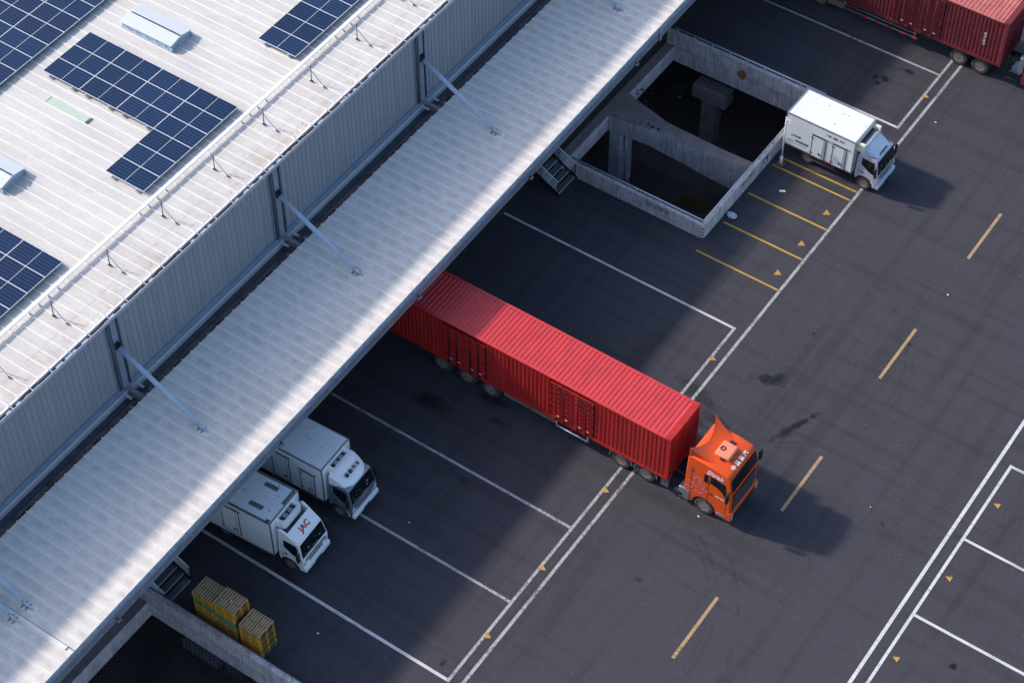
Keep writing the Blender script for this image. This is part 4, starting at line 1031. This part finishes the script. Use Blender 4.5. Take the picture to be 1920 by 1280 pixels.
# ------------------------------------------------------------------ light box trucks (local: front bumper x=0, centre y=0, facing +x)
def light_truck(label, loc, rz, v):
    t = thing('box_truck', label, 'truck', loc, rz, 'white refrigerated box trucks')
    bf, BL, z0, z1, hw = v['bf'], v['len'], v['z0'], v['z1'], 1.05
    bm_ = MT[v['box']]
    b = MB(); b.box(-bf-BL, -bf, -hw, hw, z0, z1); box = b.build('cargo_box', bm_, t, bevel=.015)
    # aluminium edging
    b = MB(); e = .006; k = .055
    for s in (-1, 1):
        b.box(-bf-BL-e, -bf+e, s*(hw+e), s*(hw-k), z1-.004, z1+e); b.box(-bf-BL-e, -bf+e, s*(hw+e), s*(hw-.01), z1-k, z1-.004)
        b.box(-bf-BL-e, -bf+e, s*(hw+e), s*(hw-.01), z0-.04, z0+.05)
        for xx in (-bf, -bf-BL):
            b.box(xx-.05 if xx == -bf else xx-e, xx+e if xx == -bf else xx+.05, s*(hw+e+.001), s*(hw-.01), z0+.05, z1-k)
    b.box(-bf-.07, -bf+e, -hw+k, hw-k, z1-.004, z1+e); b.box(-bf-BL-e, -bf-BL+.09, -hw+k, hw-k, z1-.004, z1+e)
    for s in (-1, 1): b.box(-bf, -bf+e, s*hw, s*(hw-.05), z0, z1-.005)
    b.build('edge_trim', MT['trim'], box)
    if v.get('kerbrust'):
        b = MB(); random.seed(2)
        for q in range(9):
            x = -bf-BL+.1+random.random()*BL*.9; b.box(x, x+.12, -hw-.012, -hw-.006, z0-.03, z0+.02)
        b.build('marker', MT['bright_red'], box)
    for (xa, xb, za, zb_) in v['doors']:
        b = MB(); b.box(xa, xb, -hw-.018, -hw-.001, za, zb_); d = b.build('side_door', bm_, t)
        b = MB(); g = .035; yy0, yy1 = -hw-.024, -hw-.002
        b.box(xa-g, xa, yy0, yy1, za-g, zb_+g); b.box(xb, xb+g, yy0, yy1, za-g, zb_+g); b.box(xa, xb, yy0, yy1, zb_, zb_+g); b.box(xa, xb, yy0, yy1, za-g, za)
        b.box(xa-.12, xb+.18, -hw-.05, -hw-.002, zb_+.10, zb_+.13, 1)
        b.tube((xb-.12, -hw-.035, za), (xb-.12, -hw-.035, zb_), .012, 6, 1); b.cbox((xb-.22, -hw-.035, za+.28), (.26, .025, .03)); b.cbox((xb-.3, -hw-.035, za+.28), (.04, .03, .14))
        for zz in (za+.18, zb_-.15): b.cbox((xa-.0, -hw-.03, zz), (.16, .02, .035))
        b.build('door_frame', [MT['black_txt'], MT['trim']], d)
    # cab
    P = [(-.09, .40), (-.05, .75), (-.05, 1.22), (-.09, 1.30), (-.24, 2.10), (-.36, 2.20), (-1.22, 2.18), (-1.32, 2.08), (-1.34, .72), (-1.27, .60)] + arc(-.78, .42, .49, 165, 15) + [(-.26, .40)]
    cm = MT[v['cab']]
    cabo = shell(P, .93, .84, 1.22, 2.2, 'cab', cm, t, .05)
    ws = lambda z: .93*(1-(1-.84/.93)*max(0, min(1, (z-1.22)/.98)))
    f = lambda z: -.09-(z-1.30)*.1875
    b = MB(); b.panel([(f(1.28)+.006, -.86, 1.30), (f(1.28)+.006, .86, 1.30), (f(2.06)+.006, .79, 2.08), (f(2.06)+.006, -.79, 2.08)], .016)
    g = b.build('windscreen', MT['glass'], cabo, bevel=.004)
    b = MB(); random.seed(v['seed'])
    for q in range(6):
        yy = random.uniform(-.7, .7); zz = random.uniform(1.36, 1.75); b.cbox((f(zz)+.024, yy, zz), (.004, random.uniform(.05, .16), random.uniform(.04, .1)), q % 3)
    b.tube((f(1.33)+.03, -.3, 1.33), (f(1.5)+.03, -.75, 1.45), .01, 5, 2); b.tube((f(1.33)+.03, .3, 1.33), (f(1.5)+.03, -.15, 1.45), .01, 5, 2)
    b.build('dashboard_item', [MT['paper'], MT['bluebox'], MT['trim']], cabo)
    sp2 = lambda x, z, s: (x, s*(ws(z)+.002), z)
    for s in (-1, 1):
        b = MB(); pts = [sp2(-1.05, 2.02, s), sp2(-1.05, 1.62, s), sp2(-.62, 1.36, s), sp2(-.42, 1.28, s), sp2(-.28, 1.28, s), sp2(-.36, 2.0, s)]
        if s < 0: b.panel(pts, .008)
        else: b.panel(pts[::-1], .008)
        b.build('side_window', MT['glass'], cabo)
    for s in (-1, 1):
        b = MB(); b.cbox((-.16, s*1.10, 1.66), (.10, .16, .38)); b.path([(-.28, s*.90, 1.9), (-.17, s*1.08, 1.92), (-.17, s*1.08, 1.45), (-.26, s*.93, 1.35)], .016, 6)
        b.cbox((-.15, s*1.08, 1.36), (.1, .14, .14))
        b.build('mirror', MT['black'], cabo, bevel=.015)
    b = MB(); b.box(-.07, -.035, -.72, .72, 1.0, 1.14, 0); b.box(-.075, -.038, -.5, .5, .78, .92, 0)
    b.box(-.038, -.022, -.68, .68, 1.05, 1.075, 1); b.box(-.04, -.028, -.48, .48, .84, .86, 1)
    b.build('grille', [MT['black'], MT['lamp']], cabo)
    b = MB(); b.prism([(-.02, -.92, .72), (-.02, -.90, .38), (-.26, -.95, .38), (-.26, -.95, .70)], (0, .0, 0)) if False else b.box(-.2, .06, -.92, .92, .38, .68)
    b.box(-.30, -.2, -.94, -.84, .40, .68); b.box(-.30, -.2, .84, .94, .40, .68)
    b.build('bumper', MT[v['bumper']], cabo, bevel=.06, seg=3)
    b = MB(); b.box(.05, .072, -.22, .22, .42, .54); b.build('number_plate', MT['sign_blue'], cabo)
    for s in (-1, 1):
        b = MB(); b.cbox((-.075, s*.80, .90), (.09, .22, .26)); b.build('headlight', MT['lamp'], cabo, bevel=.03, seg=3)
    b = MB(); b.box(-1.12, -1.105, -.938, -.92, .8, 1.25); b.cbox((-.95, -.945, 1.18), (.16, .03, .05)); b.cbox((-.33, -.94, .72), (.12, .01, .05), 1); b.build('door_handle', [MT['black'], MT['white_txt']], cabo)
    # roof deflector
    if v['defl'] == 'wedge':
        def fn(u, q):
            a = 2*q-1; w_ = .62+.22*u; x = -.34-.86*u
            return (x, a*w_, 2.19+.50*(math.sin(u*math.pi/2)**.9)*(1-.35*abs(a)**6))
        b = MB(); b.grid(fn, 8, 12)
        for q in (0, 1):
            ee = [fn(u/8, q) for u in range(9)]; b.add(ee+[(x, y*1.08, 2.17) for x, y, z in ee], [(i, i+1, 10+i, 9+i) for i in range(8)])
        ee = [fn(1, q/12) for q in range(13)]; b.add(ee+[(x, y, 2.17) for x, y, z in ee], [(i, i+1, 14+i, 13+i) for i in range(12)])
        b.build('roof_deflector', MT[v['dmat']], cabo, smooth=True)
        b = MB()
        for q in range(7): b.box(-.40, -.35, -.36+q*.11, -.30+q*.11, 2.22, 2.30)
        b.build('air_slot', MT['black'], cabo)
        b = MB(); 
        for s in (-1, 1): b.path([(-1.2, s*.80, 2.22), (-.75, s*.82, 2.24), (-.4, s*.7, 2.24)], .02, 6)
        b.build('roof_bracket', MT['trim'], cabo)
    elif v['defl'] == 'dome':
        def fn(u, q):
            a = 2*q-1; w_ = (.70+.17*u**.5); x = -.28-.95*u+.12*abs(a)**3*(u < .01)
            x = -.26-.16*abs(a)**3*(1-u)-.98*u
            return (x, a*w_, 2.16+.62*(1-(1-u)**1.8)*(1-.28*abs(a)**5))
        b = MB(); b.grid(fn, 10, 14)
        for q in (0, 1):
            ee = [fn(u/10, q) for u in range(11)]; b.add(ee+[(x, y*1.02, 2.12) for x, y, z in ee], [(i, i+1, 12+i, 11+i) for i in range(10)])
        ee = [fn(1, q/14) for q in range(15)]; b.add(ee+[(x, y, 2.12) for x, y, z in ee], [(i, i+1, 16+i, 15+i) for i in range(14)])
        b.build('roof_deflector', MT[v['dmat']], cabo, smooth=True)
        lettering(' '.join(v['text']), .215, MT['black_txt'], frame((-.60, .05, 2.565), (0, 1, 0), (-1, 0, .62)), 'lettering', cabo, depth=.03, weight=-.001)
    else:
        b = MB(); b.panel([(-.27, -.80, 2.17), (-.27, .80, 2.17), (-.86, .84, 2.52), (-.86, -.84, 2.52)], .03)
        for s in (-1, 1):
            b.prism([(-.30, s*.86, 2.12), (-1.26, s*.90, 2.12), (-1.28, s*.90, 2.66), (-1.16, s*.90, 2.72), (-.86, s*.86, 2.56)], (0, -s*.10, 0))
        b.build('roof_deflector', MT[v['dmat']], cabo, bevel=.015)
        lettering(v['text'], .38, MT['red_txt'], frame((-.54, .04, 2.374), (0, 1, 0), (-.59, 0, .35)), 'lettering', cabo, depth=.004, weight=.013)
        b = MB(); b.box(-1.3, -.88, -.76, .76, 2.21, 2.23); b.build('roof_panel', MT['greytape'], cabo)
    if v.get('fronttext'): lettering(v['fronttext'], .15, MT['lamp'], frame((-.045, 0, 1.19), (0, 1, 0), (-.02, 0, 1)), 'lettering', cabo, depth=.006, weight=.004)
    # refrigeration unit on the box front
    zt = z1-.08
    if v['unit'] == 'open':
        b = MB(); 
        for s in (-1, 1): b.box(-bf+.01, -bf+.42, s*.90, s*.72, zt-.50, zt-.02)
        b.box(-bf+.01, -bf+.40, -.72, .72, zt-.50, zt-.40); b.box(-bf+.38, -bf+.42, -.72, .72, zt-.42, zt-.12)
        b.build('cooling_unit', MT['cream'], t, bevel=.03)
        b = MB(); b.box(-bf+.01, -bf+.37, -.71, .71, zt-.39, zt-.22)
        random.seed(4)
        for q in range(8): yy = -.6+q*.17; b.tube((-bf+.1, yy, zt-.2), (-bf+.32, yy+random.uniform(-.05, .05), zt-.17), .03, 6, 1)
        b.build('compressor', [MT['black'], MT['trim']], t)
    else:
        b = MB(); n = 10; out = []; inn = []
        def arcp(r0, hx, hy):
            p = [(-bf+.005, -hy)]
            for i in range(7): a = rad(-90+90*i/6); p.append((-bf+hx-r0+r0*math.cos(a), -hy+r0+r0*math.sin(a)))
            for i in range(7): a = rad(0+90*i/6); p.append((-bf+hx-r0+r0*math.cos(a), hy-r0+r0*math.sin(a)))
            p.append((-bf+.005, hy)); return p
        out = arcp(.2, .46, .66); inn = arcp(.12, .31, .50); m = len(out)
        za, zb_ = zt-.48, zt-.08
        vs = [(x, y, za) for x, y in out]+[(x, y, zb_) for x, y in out]+[(x, y, zb_) for x, y in inn]+[(x, y, za+.2) for x, y in inn]
        b.add(vs, [(i, i+1, m+i+1, m+i) for i in range(m-1)]+[(m+i, m+i+1, 2*m+i+1, 2*m+i) for i in range(m-1)]+[(2*m+i, 2*m+i+1, 3*m+i+1, 3*m+i) for i in range(m-1)]+[list(range(m))])
        b.build('cooling_unit', MT['cabwhite'], t, bevel=.02)
        b = MB(); b.box(-bf+.004, -bf+.29, -.47, .47, zt-.38, zt-.24); b.tube((-bf+.15, -.15, zt-.24), (-bf+.15, -.15, zt-.2), .13, 14, 1); b.tube((-bf+.15, .2, zt-.24), (-bf+.15, .2, zt-.2), .13, 14, 1)
        b.build('compressor', [MT['black'], MT['trim']], t)
    if v.get('patches'):
        b = MB(); z = z1+.0065
        for (xa, xb, ya, yb) in v['patches']: b.box(-bf+xa, -bf+xb, ya, yb, z, z+.004)
        b.build('roof_patch', MT['greytape'], box)
    b = MB(); random.seed(v['seed']+5)
    for q in range(5): b.tube((-bf-random.uniform(.2, BL-.3), random.uniform(-.9, .9), z1+.001), (-bf-1, 0, z1+.001), .001, 3) if False else b.cbox((-bf-random.uniform(.2, min(BL-.3, 3)), random.uniform(-.9, .9), z1+.008), (.05, .05, .012))
    b.build('rivet', MT['greytape'], box)
    # underframe
    b = MB()
    for s in (-.42, .34): b.box(-bf-BL+.1, -.5, s, s+.08, .55, z0-.05)
    b.box(-bf-2.4, -bf-1.0, -.92, -.5, .35, z0-.08); b.box(-bf-BL*.8, -bf, -.85, .85, z0-.1, z0-.04)
    b.path([(-bf-2.5, -.96, .45), (-bf-.5, -.96, .45)], .025, 6)
    b.build('chassis', MT['chassis'], t)
    for x in (-.78, v['rear']):
        for s in (-1, 1): wheel(t, x, s*.88, .39, .24 if x == -.78 else .42, s)
    return t
LT = light_truck('white box truck with silver cab parked across the yellow bay lines', (-26.2, 70.80, 0), rad(-.4),
    dict(bf=1.45, len=3.95, z0=.86, z1=2.95, box='boxwhite', cab='cabsilver', bumper='spblue', dmat='spblue', defl='wedge', unit='open', rear=-4.02, seed=1, kerbrust=True,
         doors=[(-3.80, -3.06, .86, 2.22), (-2.62, -1.90, .86, 2.22)], fronttext='FOTON'))
hw = 1.05
bx = [c for c in LT.children if c.name.startswith('cargo_box')][0]
lettering('上汽冷链', .15, MT['black_txt'], frame((-4.75, -hw-.004, 1.62), (1, 0, 0), (0, 0, 1)), 'lettering', bx, depth=.002, weight=.004)
lettering('冷藏', .14, MT['black_txt'], frame((-2.95, -hw-.004, 2.62), (1, 0, 0), (0, 0, 1)), 'lettering', bx, depth=.002)
lettering('物流', .14, MT['black_txt'], frame((-2.2, -hw-.004, 2.62), (1, 0, 0), (0, 0, 1)), 'lettering', bx, depth=.002)
b = MB(); b.box(-4.75, -3.98, -hw-.004, -hw-.001, 1.26, 1.40); b.box(-5.2, -4.85, -hw-.004, -hw-.001, 1.22, 1.27)
for k in range(12): b.box(-5.15+k*.09, -5.1+k*.09, -hw-.004, -hw-.001, 1.10, 1.15)
n = 16; b.prism([(-2.57+.16*math.cos(2*math.pi*i/n), -hw-.001, 2.62+.08*math.sin(2*math.pi*i/n)) for i in range(n)], (0, -.004, 0)); b.build('stripe', MT['greytape'], bx)
light_truck('white box truck with red letters on its cab roof, nearest the pallets', (-35.70, 36.39, 0), rad(3.5),
    dict(bf=1.5, len=4.2, z0=.75, z1=3.05, box='boxgrey', cab='cabwhite', bumper='cabwhite', dmat='cabwhite', defl='fins', unit='ring', rear=-4.3, seed=3, text='JAC', fronttext='JAC',
         doors=[(-4.15, -3.25, 1.0, 2.68)], patches=[(-1.45, -.75, -.62, -.40), (-1.45, -.75, .52, .74), (-2.4, -.1, .94, 1.04), (-2.6, -.1, -1.04, -.97), (-.22, -.08, .1, .95), (-.3, -.1, -1.0, -.85)]))
light_truck('white box truck with black letters on a rounded cab roof, beside the other white truck', (-35.66, 39.82, 0), rad(2.2),
    dict(bf=1.45, len=4.3, z0=.8, z1=3.05, box='boxgrey', cab='cabdark', bumper='cabwhite', dmat='cabwhite', defl='dome', unit='ring', rear=-4.3, seed=6, text='福田汽车', fronttext='FOTON',
         doors=[(-4.2, -3.3, .95, 2.62), (-2.65, -1.95, .95, 2.3)]))

# ------------------------------------------------------------------ camera pole beside the white truck
t = thing('camera_pole', 'slim white pole with a camera beside the rear of the white truck', 'pole', (-31.29, 69.16, 0))
b = MB(); b.tube((0, 0, .45), (-.02, 0, 3.25), .045, 10); b.build('pole', MT['whitemetal'], t)
b = MB(); b.tube((0, 0, .03), (0, 0, .5), .085, 12); b.cbox((0, 0, .02), (.36, .36, .03), 1); b.build('base', [MT['whitemetal'], MT['rust']], t)
b = MB(); b.cbox((.14, .0, 3.12), (.26, .1, .1)); b.cbox((.24, -.02, 2.98), (.16, .1, .1)); b.tube((0, 0, 3.2), (.2, 0, 3.2), .02, 6); b.build('security_camera', MT['whitemetal'], t, bevel=.01)

# ------------------------------------------------------------------ litter
def blob(name, label, cat, x, y, r, h, mat, seed, n=3):
    random.seed(seed); bm = bmesh.new(); bmesh.ops.create_icosphere(bm, subdivisions=n, radius=1)
    for v in bm.verts:
        k = 1+random.uniform(-.14, .14); v.co = Vector((v.co.x*r*k*1.2, v.co.y*r*k*.9, max(-.0, (v.co.z+.75)*h*k*.55)))
    me = bpy.data.meshes.new(name); bm.to_mesh(me); bm.free(); me.materials.append(mat)
    o = bpy.data.objects.new(name, me); col.objects.link(o); o.location = (x, y, .002)
    return tag(o, label, cat)
blob('plastic_bag', 'crumpled translucent plastic bag lying by the pit parapet corner', 'plastic bag', -31.46, 64.5, .22, .22, MT['bag'], 1)
b = MB(); b.panel([(-.16, -.05, .02), (.14, -.07, .012), (.16, .05, .05), (-.14, .07, .02)], .008); o = b.build('paper_scrap', MT['paper']); o.location = (-30.23, 67.47, 0); o.rotation_euler = (0, 0, .5)
tag(o, 'white paper scrap lying between the yellow bay lines', 'paper')
for i, (x, y, r, lab) in enumerate(((-20.14, 65.94, .05, 'tiny white scrap in the open lane between two far dashes'), (-26.13, 76.34, .05, 'tiny white scrap between the white truck and the dark red trailer'), (-23.3, 47.9, .045, 'tiny white scrap below the front wheel of the orange truck'),
        (-33.48, 33.54, .05, 'tiny white scrap between the pallets and the lowest bay line'), (-17.25, 52.69, .03, 'tiny white scrap alone in the lower right lane'), (-33.7, 40.35, .035, 'tiny white scrap right of the parked white trucks'), (-36.4, 31.7, .04, 'tiny white scrap lying on top of the middle pallet stack'))):
    o = blob('litter', lab, 'litter', x, y, r, r, MT['paper'], i+3, 1)
    if i == 6: o.location.z = 2.275
